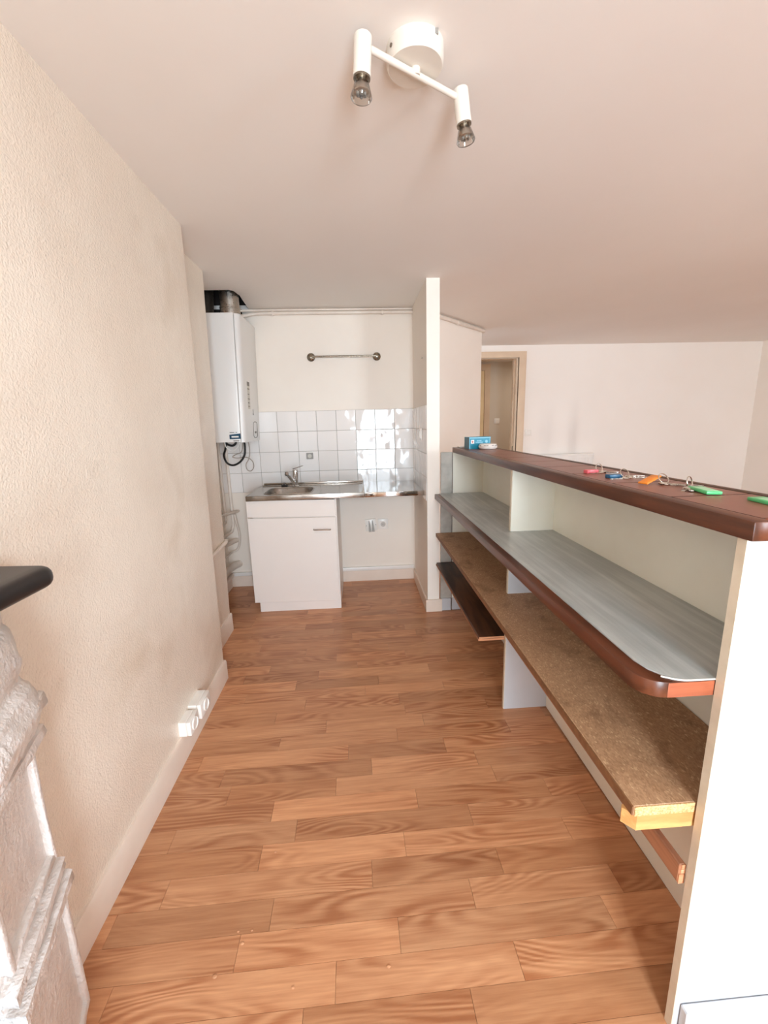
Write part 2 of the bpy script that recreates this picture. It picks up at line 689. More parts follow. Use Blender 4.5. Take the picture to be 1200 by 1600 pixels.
# ------------------------------------------------------------------ floor
fl = struct('floor', BX(-1.5, 5.7, -2.1, 7.6, -0.10, -0.004), M['floor_base'], 'wood-look vinyl plank floor of the kitchen passage', 'floor', origin=(0, 0, -0.10))
th = math.radians(0.85)
c_, s_ = math.cos(th), math.sin(th)
ROW = 0.0888
V0 = 0.8050
joints = {-3: (-.42, .12), -2: (-.2, .36), -1: (-.18, .25), 0: (-.10, .40), 1: (-.38, .08), 2: (-.30, .32), 3: (.01, .44), 4: (-.37, .13), 5: (-.26, .39),
          6: (-.36, .20), 7: (-.55, -.12), 8: (.03, .49), 9: (-.07, .37), 10: (-.39, .16), 11: (-.18, .30), 12: (.22, .65), 13: (-.30, .20),
          14: (-.63, .02), 15: (-.37, .10), 16: (-.25, .41), 17: (-.02, .54), 18: (-.15, .29), 19: (-.35, .19), 20: (0, .43), 21: (-.05, .4),
          22: (-.18, .33), 23: (-.39, .16), 24: (-.2, .3), 25: (-.13, .30), 26: (-.4, .1), 27: (-.1, .36), 28: (-.3, .2), 29: (0, .45),
          30: (-.22, .26), 31: (-.36, .12), 32: (-.05, .39), 33: (-.28, .2)}
PER = 1.09
for k in range(-3, 34):
    a, b = joints[k]
    if k < -1:
        y_c = V0 + (k + .5) * ROW
    js = sorted([a + PER * i for i in range(-2, 3)] + [b + PER * i for i in range(-2, 3)])
    for u0, u1 in zip(js, js[1:]):
        lo = -1.24
        hi = 0.93 if k < 25 else 0.62
        if u1 < lo + 0.05 or u0 > hi - 0.05:
            continue
        u0c, u1c = max(u0, lo), min(u1, hi)
        v0, v1 = V0 + k * ROW, V0 + (k + 1) * ROW
        if v1 > YB:
            v1 = YB - 0.003
        if v1 - v0 < 0.02:
            continue
        g = 0.0002
        bm = BX(0, u1c - u0c - 2 * g, 0, v1 - v0 - 2 * g, 0, 0.0040)
        for v in bm.verts:
            if v.co.z > 0.002:
                cx, cy = (u1c - u0c) / 2, (v1 - v0) / 2
                v.co.x -= math.copysign(0.0003, v.co.x - cx)
                v.co.y -= math.copysign(0.0003, v.co.y - cy)
        o = obj('plank', bm, M['plank'], fl, origin=(0, 0, 0))
        px, py = u0c + g, v0 + g
        o.location = Vector((px * c_ - py * s_, px * s_ + py * c_, 0.0960))
        o.rotation_euler = (0, 0, th)
        t = rnd.choice((1.10, 1.05, .95, .86, .80, .91, 1.0))
        w = rnd.uniform(-.01, .03) + (.03 if t < .9 else 0)
        o.color = (t * (1 + w), t, t * (1 - w), 1)
        o['kind'] = 'structure'

# small hard blisters in the vinyl
for x, y, r in ((-0.44, 0.885, .007), (-0.385, 0.955, .006), (-0.365, 0.985, .004), (-0.405, 0.985, .004), (-0.34, 1.215, .005), (-0.225, 0.845, .005), (0.03, 0.87, .006)):
    bm = bmesh.new()
    bmesh.ops.create_uvsphere(bm, u_segments=10, v_segments=6, radius=1, matrix=Matrix.Translation((x, y, 0.0)) @ Matrix.Diagonal((r, r * .8, .0022, 1)))
    o = obj('blister', bm, M['plank'], fl)
    o['kind'] = 'structure'

# ------------------------------------------------------------------ ceiling with the ragged hole around the flue
hole = [(-1.215, 3.275), (-0.99, 3.272), (-0.86, 3.268), (-0.835, 3.30), (-0.822, 3.40), (-0.83, 3.50), (-0.838, 3.62), (-0.843, 3.70), (-0.850, 3.7795), (-1.0, 3.7795), (-1.215, 3.7795)]
ce = struct('ceiling', panel_hole([(-1.5, -2.1), (5.7, -2.1), (5.7, 7.6), (-1.5, 7.6)], hole, 0.03, 'z', H), M['ceiling'],
            'flat off-white ceiling over the kitchen and living room', 'ceiling')
bm = bmesh.new()
box(bm, -1.30, -0.75, 3.20, 3.85, 2.75, 2.80)
box(bm, -1.30, -1.25, 3.20, 3.85, 2.42, 2.76)
box(bm, -0.80, -0.75, 3.20, 3.85, 2.42, 2.76)
box(bm, -1.25, -0.80, 3.20, 3.25, 2.42, 2.76)
box(bm, -1.25, -0.80, 3.80, 3.85, 2.42, 2.76)
box(bm, -1.219, -0.905, 3.772, 3.7795, 2.22, H - .0005)  # flat dark plate on the back wall below the ceiling hole
v_ = struct('trim_1', bm, M['void'], 'dark cavity above the ceiling hole around the flue', 'cavity')

# ------------------------------------------------------------------ walls
def lean_box(x0, x1b, x1t, y0, y1, z0, z1, rag=0.0):
    """wall block whose +X face leans; the +Y end of that face is slightly uneven"""
    bm = bmesh.new()
    n = 26 if rag else 1
    cols = []
    for i in range(n + 1):
        f = i / n
        z = z0 + (z1 - z0) * f
        x = x1b + (x1t - x1b) * f
        j = rnd.uniform(-rag, rag) if rag and 0 < i < n else 0.0
        c = 0.006 if rag else 0.0
        cols.append([bm.verts.new(p) for p in ((x0, y0, z), (x, y0, z), (x, y1 - c + j, z), (x - c, y1 + j, z), (x0, y1, z))])
    for a, b in zip(cols, cols[1:]):
        for k in range(5):
            bm.faces.new((a[k], a[(k + 1) % 5], b[(k + 1) % 5], b[k]))
    bm.faces.new(list(reversed(cols[0])))
    bm.faces.new(cols[-1])
    bmesh.ops.recalc_face_normals(bm, faces=bm.faces[:])
    return bm


wl = struct('wall_left', lean_box(-1.5, -0.832, -0.796, -1.8, 2.29, 0, H, 0.004), M['wall_rough'],
            'rough cream plastered wall beside the fireplace', 'wall', sharp=15, origin=(-0.82, 0, 0))
w2 = struct('wall_left', lean_box(-1.5, -0.972, -0.910, 2.291, 2.90, 0, H, 0.003), M['wall_rough'],
            'narrow set-back plaster wall pier before the boiler recess', 'wall', sharp=15, origin=(-0.95, 2.6, 0))
struct('wall_left', BX(-1.5, -1.22, 2.901, YB + 0.12, 0, H), M['wall_smooth'], 'side wall of the boiler recess carrying pipes', 'wall')
# a painted-over junction box in the left wall
pb = bmesh.new()
box(pb, -0.835, -0.8115, 1.305, 1.375, 1.305, 1.365, 0.004, 1)
o = obj('wall_patch', pb, M['wall_rough'], wl, sharp=10)
wk = struct('wall_back', BX(-1.22, 0.497, YB, YB + 0.12, 0, H), M['wall_smooth'], 'cream kitchen wall with tiled splashback behind the sink', 'wall', origin=(0, YB, 0))
wp = struct('wall_partition', BX(0.497, 0.588, 3.047, 3.90, 0, H), M['wall_warm'], 'narrow cream partition wall between sink and bar counter', 'wall', origin=(0.54, 3.05, 0))
struct('wall_diagonal', prism([(0.588, 3.815), (1.335, 4.615), (1.262, 4.685), (0.588, 3.96)], 0, H), M['wall_warm'],
       'slanting cream wall behind the bar counter with a pipe along its top', 'wall')
# far wall with the doorway
bm = bmesh.new()
box(bm, 0.4, 1.36, YF, YF + 0.10, 0, H)
box(bm, 1.36, 2.16, YF, YF + 0.10, 2.245, H)
box(bm, 2.16, 5.70, YF, YF + 0.10, 0, H)
struct('wall_far', bm, M['far_wall'], 'pale far wall with soot marks above the radiator', 'wall', origin=(0, YF, 0))
struct('wall_right', BX(5.45, 5.70, -1.8, YF, 0, H), M['wall_warm'], 'pale wall at the right end of the living room', 'wall')
bm = bmesh.new()
for a in ((-0.832, 0.03, 0, H), (0.81, 2.93, 0, H), (3.97, 5.45, 0, H), (0.03, 0.81, 0, 0.12), (0.03, 0.81, 2.16, H), (2.93, 3.97, 0, 0.84), (2.93, 3.97, 2.16, H)):
    box(bm, a[0], a[1], YR - 0.16, YR, a[2], a[3])
struct('wall_rear', bm, M['wall_warm'], 'wall behind the viewer holding two windows', 'wall')
for i, (x0, x1, zb) in enumerate(((0.03, 0.81, 0.12), (2.93, 3.97, 0.84))):
    bm = bmesh.new()
    for a in ((x0, x0 + .05, zb, 2.16), (x1 - .05, x1, zb, 2.16), (x0, x1, zb, zb + .05), (x0, x1, 2.11, 2.16), ((x0 + x1) / 2 - .03, (x0 + x1) / 2 + .03, zb, 2.16), (x0, x1, 0.93, 0.97)):
        box(bm, a[0], a[1], YR - 0.08, YR - 0.03, a[2], a[3])
    w = struct('window_%d' % (i + 1), bm, M['white_gloss'], ('white casement window behind the viewer facing the kitchen' if i == 0 else 'white casement window behind the viewer facing the living room'), 'window')
# hallway seen through the doorway
bm = bmesh.new()
box(bm, 0.8, 3.9, 7.2, 7.3, 0, H)
box(bm, 3.8, 3.9, YF + .10, 7.2, 0, H)
box(bm, 0.8, 0.9, YF + .10, 7.2, 0, H)
struct('wall_hall', bm, M['hall'], 'dim beige hallway wall beyond the far doorway', 'wall')

# ------------------------------------------------------------------ doorway frame and the hall door
dr = thing('door_1', (1.75, YF, 0), 'beige wooden door frame of the open doorway in the far wall', 'door frame')
dr['kind'] = 'structure'
bm = bmesh.new()
for k, (w, d) in enumerate(((0.0, 0.022), (0.02, 0.032))):
    x1 = 2.222 - w
    box(bm, 2.125, x1, YF - d, YF, 0, 2.312 - w)
    box(bm, 1.30 + w, 1.395, YF - d, YF, 0, 2.312 - w)
    box(bm, 1.395, 2.125, YF - d, YF, 2.235, 2.312 - w)
obj('casing', bm, M['beige_frame'], dr)
bm = bmesh.new()
box(bm, 2.10, 2.16, YF - 0.002, YF + 0.11, 0, 2.245)
box(bm, 1.36, 1.42, YF - 0.002, YF + 0.11, 0, 2.245)
box(bm, 1.42, 2.10, YF - 0.002, YF + 0.11, 2.225, 2.245)
box(bm, 2.085, 2.10, YF + 0.055, YF + 0.11, 0, 2.235)
obj('jamb', bm, M['beige_frame'], dr)
obj('latch_plate', BX(2.094, 2.101, YF + 0.02, YF + 0.045, 0.98, 1.10), M['nickel'], dr)
d2 = thing('door_2', (1.85, 7.2, 0), 'half-hidden door in its frame across the hallway, coloured pale yellow as a lit slit', 'door')
d2['kind'] = 'structure'
bm = bmesh.new()
box(bm, 2.14, 2.232, 7.165, 7.2, 0, 2.36)
box(bm, 1.25, 2.14, 7.165, 7.2, 2.26, 2.36)
obj('casing', bm, M['beige_frame'], d2)
obj('leaf', BX(1.30, 2.128, 7.15, 7.19, 0.005, 2.25, bev=.003), M['door_leaf'], d2)

# ------------------------------------------------------------------ skirting boards
def skirting(name, bm, label):
    return struct(name, bm, M['skirting'], label, 'baseboard')


def skirt_profile(x_wall, t, y0, y1, h):
    """board along Y on the +X side of a wall with a chamfered top"""
    bm = prism([(y0, 0), (y0 + 1e-9, 0)], 0, 1) if False else bmesh.new()
    prof = [(0, 0), (t, 0), (t, h - 0.012), (t - 0.006, h), (0, h)]
    a = [bm.verts.new((x_wall + p[0], y0, p[1])) for p in prof]
    b = [bm.verts.new((x_wall + p[0], y1, p[1])) for p in prof]
    bm.faces.new(a)
    bm.faces.new(list(reversed(b)))
    for i in range(5):
        bm.faces.new((a[i], a[(i + 1) % 5], b[(i + 1) % 5], b[i]))
    bmesh.ops.recalc_face_normals(bm, faces=bm.faces[:])
    return bm


skirting('baseboard_left', skirt_profile(-0.836, 0.020, 0.87, 2.293, 0.118), 'long pinkish cream baseboard along the rough left wall')
skirting('baseboard_left', skirt_profile(-0.977, 0.020, 2.31, 2.905, 0.135), 'short cream baseboard on the set-back plaster pier')
skirting('baseboard_left', skirt_profile(-1.22, 0.016, 2.92, YB - .02, 0.10), 'shadowed baseboard inside the boiler recess')
skirting('baseboard_back', BX(-1.22, 0.484, YB - 0.018, YB, 0, 0.102, bev=.002), 'pinkish baseboard below the kitchen sockets')
bmw = BX(-1.20, 0.484, YB - 0.026, YB, 0.104, 0.138, bev=.005, seg=2)
struct('trim_2', bmw, M['white_gloss'], 'white cable trunking on top of the kitchen baseboard', 'trunking')
bm = bmesh.new()
box(bm, 0.482, 0.497, 3.032, YB - .018, 0, 0.10, 0.002)
box(bm, 0.482, 0.608, 3.030, 3.047, 0, 0.10, 0.002)
skirting('baseboard_partition', bm, 'cream baseboard wrapped round the foot of the partition')

# ------------------------------------------------------------------ wall tiles
JX = [0.497 - 0.1695 * k for k in range(0, 11)]
ZR = [1.570, 1.398, 1.225, 1.050, 0.878]
mesh_cache = {}


def tile_mesh(w, h, d=0.007):
    key = (round(w, 3), round(h, 3))
    if key not in mesh_cache:
        bm = BX(-w / 2, w / 2, -d, 0, -h / 2, h / 2, bev=0.0018)
        me = bpy.data.meshes.new('tile')
        bm.to_mesh(me)
        bm.free()
        me.polygons.foreach_set('use_smooth', [True] * len(me.polygons))
        me.set_sharp_from_angle(angle=math.radians(25))
        me.materials.append(M['tile'])
        mesh_cache[key] = me
    return mesh_cache[key]


def put_tile(parent, w, h, loc, rz):
    o = bpy.data.objects.new('tile', tile_mesh(w, h))
    COL.objects.link(o)
    o.location = loc
    o.rotation_euler = (rnd.uniform(-.011, .011), 0, rz + rnd.uniform(-.011, .011))
    attach(o, parent)
    return o


G = 0.0032
for i in range(10):
    x1, x0 = JX[i], JX[i + 1]
    x0 = max(x0, -1.218)
    if x1 - x0 < .03:
        continue
    for r in range(4):
        put_tile(wk, round(x1 - x0 - G, 3), round(ZR[r] - ZR[r + 1] - G, 3), ((x0 + x1) / 2, YB - .001, (ZR[r] + ZR[r + 1]) / 2), 0)
ys = [3.047 + 0.1695 * k for k in range(5)] + [YB - .009]
for y0, y1 in zip(ys, ys[1:]):
    if y1 - y0 < .03:
        continue
    for r in range(4):
        put_tile(wp, round(y1 - y0 - G, 3), round(ZR[r] - ZR[r + 1] - G, 3), (0.4975, (y0 + y1) / 2, (ZR[r] + ZR[r + 1]) / 2), -PI / 2)
# grout bed under the tiles
obj('grout_bed', BX(-1.219, 0.496, YB - .004, YB, ZR[4], ZR[0]), M['grout'], wk)
obj('grout_bed', BX(0.4935, 0.497, 3.047, YB - .004, ZR[4], ZR[0]), M['grout'], wp)

# ------------------------------------------------------------------ bar counter
bar = thing('bar_counter', (0.80, 1.87, 0), 'long white bar counter with red-brown tiled top and open shelves', 'bar counter')
o = obj('end_panel', BX(0.700, 0.985, 0.695, 0.716, 0, 1.228, bev=.0015), M['panel_white'], bar)
obj('panel_edge', BX(0.6985, 0.7005, 0.6955, 0.7155, 0.0, 1.227), M['edge_cream'], bar, 'dull cream front edge of the end panel')
obj('plinth_board', BX(0.712, 0.985, 0.672, 0.694, 0, 0.088, bev=.003), M['panel_white'], bar)
obj('back_panel', BX(0.916, 0.934, 0.717, 3.062, 0, 1.228), M['panel_cream'], bar, 'cream back board behind the shelves')
obj('end_board', BX(0.688, 0.916, 3.063, 3.082, 0, 1.228), M['panel_cream'], bar, 'cream inner board at the far end')
obj('board_edge', BX(0.6835, 0.6885, 3.060, 3.082, 0.0, 1.228), M['brown_wood'], bar, 'brown edge strip of the far end board')
obj('filler_board', BX(0.600, 0.684, 3.056, 3.070, 0.10, 1.232, bev=.002), M['grey_board'], bar, 'worn grey board filling the gap to the partition')
bm = bmesh.new()
box(bm, 0.600, 0.680, 3.045, 3.060, 0, 0.10, 0.002)
box(bm, 0.690, 0.80, 3.050, 3.062, 0, 0.10, 0.002)
obj('filler_foot', bm, M['panel_white'], bar)


def divider(y0, y1, x0, z0, z1, mat):
    d = obj('divider', BX(x0 + .003, 0.916, y0, y1, z0, z1), mat, bar)
    obj('divider_edge', BX(x0, x0 + .0035, y0 + .001, y1 - .001, z0 + .001, z1 - .001), M['edge_cream'], d)
    return d


divider(1.905, 1.926, 0.708, 0.930, 1.228, M['panel_cream'])
divider(1.868, 1.888, 0.692, 0.630, 0.892, M['panel_white'])
divider(1.868, 1.888, 0.692, 0.0, 0.605, M['panel_white'])

# blue-grey shelf with a rounded wooden rim
X0 = 0.552


def shelf_outline(x0, y0, r, x1=0.916, y1=3.046, n=7):
    pts = [(x1, y1), (x0, y1)]
    for k in range(n + 1):
        a = PI + (PI / 2) * k / n
        pts.append((x0 + r + r * math.cos(a), y0 + r + r * math.sin(a)))
    return pts


NY = 0.719
sh = obj('shelf', bevel_all(prism(shelf_outline(X0, NY, 0.055) + [(0.916, NY)], 0.892, 0.9275), 0.0025, 2, 60), M['brown_wood'], bar, 'brown-edged shelf board below the counter')
inn = [(0.9155, y, ) for y in ()]
lam = [(0.915, 1.890), (0.584, 1.890), (0.584, 0.800), (0.592, 0.765), (0.612, 0.735), (0.645, 0.7205), (0.915, 0.7205)]
obj('shelf_top', prism(lam, 0.9265, 0.9305), M['laminate'], sh, 'blue-grey laminate')
obj('shelf_top', BX(0.584, 0.915, 1.8915, 2.402, 0.9265, 0.9303), M['laminate'], sh, 'blue-grey laminate')
obj('shelf_top', BX(0.584, 0.915, 2.4035, 3.045, 0.9265, 0.9305), M['laminate'], sh, 'blue-grey laminate')
bm = SW([(0.600, 0.738, 0.9296), (0.625, 0.7235, 0.9296), (0.65, 0.7192, 0.9296), (0.700, 0.7185, 0.9296)], 0.0018, 6, True)
obj('sealant', bm, M['plastic'], sh, 'white sealant line')
obj('rim_end', prism([(0.603, 0.7188), (0.606, 0.7178), (0.699, 0.7178), (0.699, 0.7190)], 0.894, 0.926), M['brown_end'], sh, 'orange-brown end of the rim')

# particle board shelf on a pine batten
ps = obj('shelf', BX(0.563, 0.915, 0.7225, 3.046, 0.605, 0.630, bev=.002), M['particle'], bar, 'stained particle-board shelf')
obj('cut_edge', BX(0.565, 0.6995, 0.7205, 0.7227, 0.6062, 0.6292), M['particle_cut'], ps, 'pale sawn end of the board')
bm = prism([(0.572, 0.7215), (0.84, 0.7215), (0.84, 0.765), (0.60, 0.765), (0.556, 0.752), (0.552, 0.745)], 0.568, 0.605)
obj('batten', bm, M['pine'], bar, 'pale pine batten under the shelf end')
obj('edge_strip', BX(0.5600, 0.5635, 0.7235, 3.045, 0.6065, 0.6285), M['strip'], ps)
bm = bmesh.new()
box(bm, 0.535, 0.552, 3.020, 3.046, 0.596, 0.632, 0.002)
# dark tongue-and-groove plank
dk = obj('loose_plank', BX(0.566, 0.735, 1.893, 3.046, 0.376, 0.397, bev=.002), M['dark_plank'], bar, 'dark stained floorboard used as a low shelf')
bm = bmesh.new()
box(bm, 0.566, 0.735, 1.8905, 1.8935, 0.3885, 0.3955)
box(bm, 0.562, 0.735, 1.8905, 1.8935, 0.3765, 0.3865)
obj('cut_end', bm, M['plank_cut'], dk, 'pale sawn end')
obj('tongue', BX(0.561, 0.567, 1.892, 3.045, 0.378, 0.386), M['board_side'], dk)
obj('bearer', BX(0.735, 0.916, 2.2, 2.24, 0.376, 0.397), M['dark_plank'], bar)
bk = obj('edge_board', BX(0.688, 0.703, 0.7240, 1.867, 0.408, 0.460, bev=.002), M['board_side'], bar, 'reddish tongue-and-groove board standing on edge')
bm = bmesh.new()
box(bm, 0.6885, 0.7025, 0.7222, 0.7242, 0.4085, 0.434)
box(bm, 0.6915, 0.7025, 0.7222, 0.7242, 0.436, 0.4475)
box(bm, 0.6925, 0.7025, 0.7222, 0.7242, 0.449, 0.4595)
obj('cut_end', bm, M['plank_cut'], bk, 'pale sawn end')

# tiled counter top
top = obj('counter_top', BX(0.700, 0.945, 0.690, 3.050, 1.2285, 1.2640), M['joint'], bar, 'red-brown tiled counter top')
bm = BX(0.684, 0.7225, 0.672, 3.052, 1.2285, 1.2655, bev=.004, seg=2)
obj('front_rim', bm, M['brown_wood'], top, 'dark varnished wooden front rim')
bm = BX(0.7230, 0.950, 0.672, 0.6985, 1.2285, 1.2652, bev=.005, seg=3)
obj('end_rim', bm, M['brown_end'], top, 'worn lighter end rim')
obj('back_rim', BX(0.9235, 0.950, 0.699, 3.052, 1.2285, 1.2660, bev=.004, seg=2), M['brown_dark'], top)
y = 0.7015
for k in range(10):
    y1 = min(0.932 + 0.2315 * k, 3.046)
    obj('tile', BX(0.7272, 0.9195, y, y1 - .0080, 1.2535, 1.2645, bev=.0003), M['counter_tile'], top)
    y = y1
obj('far_rim', BX(0.684, 0.7245, 3.0522, 3.0555, 1.2285, 1.2655), M['edge_cream'], top)

# ------------------------------------------------------------------ things on the counter
ZC = 1.2647


def card_box():
    r = thing('smoke_alarm_box', (0.82, 2.87, ZC), 'turquoise cardboard box with white print at the far end of the bar', 'box')
    R = Matrix.Translation((0.742, 2.805, ZC)) @ Matrix.Rotation(math.radians(8), 4, 'Z')

    def put(n, bm, m, par, lab=None):
        bmesh.ops.transform(bm, matrix=R, verts=bm.verts[:])
        return obj(n, bm, m, par, lab)
    body = put('carton', BX(0, .152, 0, .085, 0, .079, bev=.001), M['box_blue'], r)
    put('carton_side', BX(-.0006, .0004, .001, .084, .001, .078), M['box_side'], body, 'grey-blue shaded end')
    put('emblem_panel', BX(.012, .034, -.0008, .0002, .036, .060), M['plastic'], body, 'white square with red emblem')
    bm = bmesh.new()
    bmesh.ops.create_cone(bm, cap_ends=True, segments=12, radius1=.006, radius2=.006, depth=.0008, matrix=Matrix.Translation((.023, -.0010, .049)) @ Matrix.Rotation(PI / 2, 4, 'X'))
    box(bm, .020, .026, -.0014, -.0006, .041, .045)
    put('emblem', bm, M['box_red'], body, 'red emblem')
    bm = bmesh.new()
    x = .054
    for w in (.006, .005, .006, .004, .006, .006):
        box(bm, x, x + w - .0012, -.0008, .0002, .050, .058)
        x += w
    x = .046
    for w in (.006, .004, .006, .007, .005, .006, .005, .006, .006):
        box(bm, x, x + w - .0012, -.0008, .0002, .039, .047)
        x += w
    put('print', bm, M['box_pale'], body, 'two blurred lines of pale lettering')
    bm = bmesh.new()
    bmesh.ops.create_cone(bm, cap_ends=True, segments=16, radius1=.010, radius2=.010, depth=.0008, matrix=Matrix.Translation((.122, -.0004, .048)) @ Matrix.Rotation(PI / 2, 4, 'X'))
    put('badge', bm, M['box_pale'], body, 'pale round badge')
    put('carton_edge', BX(-.0005, .0018, -.0008, .0004, .0, .079), M['box_pale'], body)
    put('carton_edge', BX(.1445, .1475, -.0008, .0002, .001, .078), M['box_pale'], body)
    put('carton_edge', BX(.0, .152, -.0008, .0002, .070, .0765), M['box_pale'], body)


card_box()
al = obj('smoke_alarm', lathe([(.046, 0), (.056, .006), (.060, .014), (.060, .024), (.056, .027), (.054, .034), (.046, .037), (.0, .037)], (0.852, 2.752, ZC), n=36), M['plastic'])
tag(al, 'round white smoke alarm lying in front of the turquoise box', 'smoke alarm')
for a in (200, 235, 250, 285, 305, 320):
    bm = bmesh.new()
    c = Vector((0.852 + .0575 * math.cos(math.radians(a)), 2.752 + .0575 * math.sin(math.radians(a)), ZC + .0255))
    r = bmesh.ops.create_cube(bm, size=1)
    bmesh.ops.transform(bm, matrix=Matrix.Translation(c) @ Matrix.Rotation(math.radians(a), 4, 'Z') @ Matrix.Diagonal((.006, .013, .004, 1)), verts=r['verts'])
    obj('vent_slot', bm, M['plastic_grey'], al)
bm = BX(0.712, 0.752, 2.955, 3.02, ZC + .0025, ZC + .012, bev=.002)
tag(obj('plastic_lid', bm, M['plastic'], None), 'small flat white piece behind the turquoise box', 'lid')


def xf(bm, m):
    bmesh.ops.transform(bm, matrix=m, verts=bm.verts[:])
    return bm


def key_bm(length=.052, bow=.012):
    bm = bmesh.new()
    sweep(bm, [(bow * .75 * math.cos(2 * PI * k / 14), bow * .75 * math.sin(2 * PI * k / 14), .0015) for k in range(14)], .0028, 6, False, True)
    box(bm, bow * .9, length, -.0032, .0032, .0004, .0026)
    for i, h in enumerate((.003, .002, .0035, .0025, .003)):
        x = bow + .012 + i * (length - bow - .014) / 5
        box(bm, x, x + .0035, -.0032 - h, -.003, .0005, .0025)
    return bm


def ring_bm(r=.015, wr=.0011):
    bm = bmesh.new()
    pts = []
    for k in range(44):
        a = 4 * PI * k / 44
        pts.append((r * math.cos(a), r * math.sin(a), .0018 * k / 44))
    sweep(bm, pts, wr, 6)
    return bm


def tag_bm(l=.055, w=.026, t=.005):
    bm = BX(0, l, -w / 2, w / 2, 0, t, bev=.002, seg=2)
    return bm


def place(x, y, z, az, tilt=0, rollx=0):
    return Matrix.Translation((x, y, z)) @ Matrix.Rotation(math.radians(az), 4, 'Z') @ Matrix.Rotation(math.radians(tilt), 4, 'Y') @ Matrix.Rotation(math.radians(rollx), 4, 'X')


def keyring(loc, label, mat, tagm, ringm, keys, paper=None, tl=.055, tw=.026, tt=.005):
    r = thing('key_ring', (loc[0], loc[1], ZC), label, 'keys', 'keys laid out on the bar top')
    tg = obj('tag', xf(tag_bm(tl, tw, tt), tagm), mat, r)
    if paper:
        obj('tag_window', xf(BX(tl * .22, tl * .92, -tw * .36, tw * .36, tt - .0006, tt + .0005), tagm), paper, tg)
    if ringm is not None:
        obj('ring', xf(ring_bm(), ringm), M['key_metal'], r)
    for m, ln in keys:
        obj('key', xf(key_bm(ln), m), M['key_metal'], r)
    return r


keyring((0.80, 1.40), 'keys with a pink tag, farthest bunch from the viewer on the bar', M['tag_pink'], place(0.772, 1.392, ZC, 8, 0, 0),
        place(0.826, 1.405, ZC + .0150, 20, 0, 78), [(place(0.826, 1.392, ZC, 205), .050), (place(0.834, 1.392, ZC + .003, -60), .046), (place(0.838, 1.400, ZC, -20), .048)], None, .044, .022, .012)
keyring((0.80, 1.25), 'keys with a dark blue tag lying next to the pink-tagged bunch', M['tag_blue'], place(0.772, 1.262, ZC, 8),
        place(0.826, 1.262, ZC + .0135, 10, 0, 60), [(place(0.815, 1.240, ZC, 190), .055), (place(0.830, 1.250, ZC, -14), .056), (place(0.838, 1.255, ZC + .003, 5), .05)], None, .046, .024, .011)
keyring((0.82, 1.10), 'keys with a translucent orange tag and a long silver key', M['tag_orange'], place(0.780, 1.108, ZC + .002, 22, -16),
        place(0.838, 1.108, ZC + .0160, 10, 0, 58), [(place(0.838, 1.098, ZC, -34), .085), (place(0.832, 1.100, ZC + .003, -50), .05)], None, .062, .028, .005)
keyring((0.83, 0.97), 'keys with a bright green tag and one small key on a ring', M['tag_green'], place(0.852, 1.012, ZC + .001, -104, 0), place(0.850, 1.030, ZC + .0160, 30, 0, 80),
        [(place(0.838, 1.018, ZC, 222), .052), (place(0.836, 1.012, ZC + .0025, 240), .045)], M['tag_paper'], .088, .034, .008)
keyring((0.85, 0.82), 'bright green key tag alone at the near end of the bar', M['tag_green'], place(0.862, 0.855, ZC, -97), None, [], M['tag_paper'], .085, .036, .008)

# ------------------------------------------------------------------ sink cabinet
cb = thing('sink_cabinet', (-0.51, 3.47, 0), 'white single-door sink cabinet under the steel sink', 'cabinet')
bm = bmesh.new()
box(bm, -0.822, -0.804, 3.192, 3.745, 0.082, 0.8985)
box(bm, -0.200, -0.182, 3.192, 3.745, 0.082, 0.8985)
box(bm, -0.804, -0.200, 3.192, 3.745, 0.082, 0.100)
box(bm, -0.804, -0.200, 3.737, 3.745, 0.100, 0.75)
box(bm, -0.804, -0.200, 3.193, 3.209, 0.735, 0.805)
obj('carcass', bm, M['white_cab'], cb)
obj('plinth', BX(-0.822, -0.182, 3.189, 3.745, 0.0, 0.0835), M['white_cab'], cb)


def slant(bm, x_ref, k):
    for v in bm.verts:
        v.co.z += k * (v.co.x - x_ref)
    return bm


obj('drawer_front', slant(BX(-0.857, -0.190, 3.172, 3.192, 0.7705, 0.8985, bev=.0015), -0.52, -0.015), M['white_cab'], cb)
dd = obj('door', slant(BX(-0.857, -0.190, 3.172, 3.192, 0.0800, 0.7610, bev=.0015), -0.52, -0.018), M['white_cab'], cb)
hp = [(-0.362, 3.173, 0.667), (-0.362, 3.150, 0.667), (-0.356, 3.145, 0.666), (-0.240, 3.145, 0.663), (-0.234, 3.150, 0.663), (-0.234, 3.173, 0.663)]
obj('handle', SW(hp, .0045, 10), M['steel_bright'], dd, 'small steel bar handle')

# ------------------------------------------------------------------ steel worktop with the sink
SX0, SX1, SX2 = -0.850, 0.036, 0.489
SY0, SY1 = 3.160, 3.770
ZT = 0.940
sk = thing('steel_sink', (-0.41, 3.46, 0.90), 'brushed steel sink top with drainer beside the tap', 'sink')
bas = rrect(-0.735, -0.378, 3.215, 3.545, 0.085, 6)
outer = rrect(SX0, SX1, SY0, SY1, 0.006, 2)
obj('sink_top', panel_hole(outer, bas, 0.006, 'z', ZT - 0.006), M['steel'], sk)
bm = bmesh.new()
lv = [(0.0, 0.0), (-0.006, -0.012), (-0.016, -0.10), (-0.05, -0.135)]
rings = []
cx, cy = -0.5565, 3.38
for ins, dz in lv:
    rings.append([bm.verts.new((cx + (x - cx) * (1 + ins / 0.17), cy + (yy - cy) * (1 + ins / 0.16), ZT - .001 + dz)) for x, yy in bas])
n = len(bas)
for a, b in zip(rings, rings[1:]):
    for k in range(n):
        bm.faces.new((a[k], b[k], b[(k + 1) % n], a[(k + 1) % n]))
bm.faces.new(list(reversed(rings[-1])))
o = obj('basin', bm, M['basin'], sk, sharp=60)
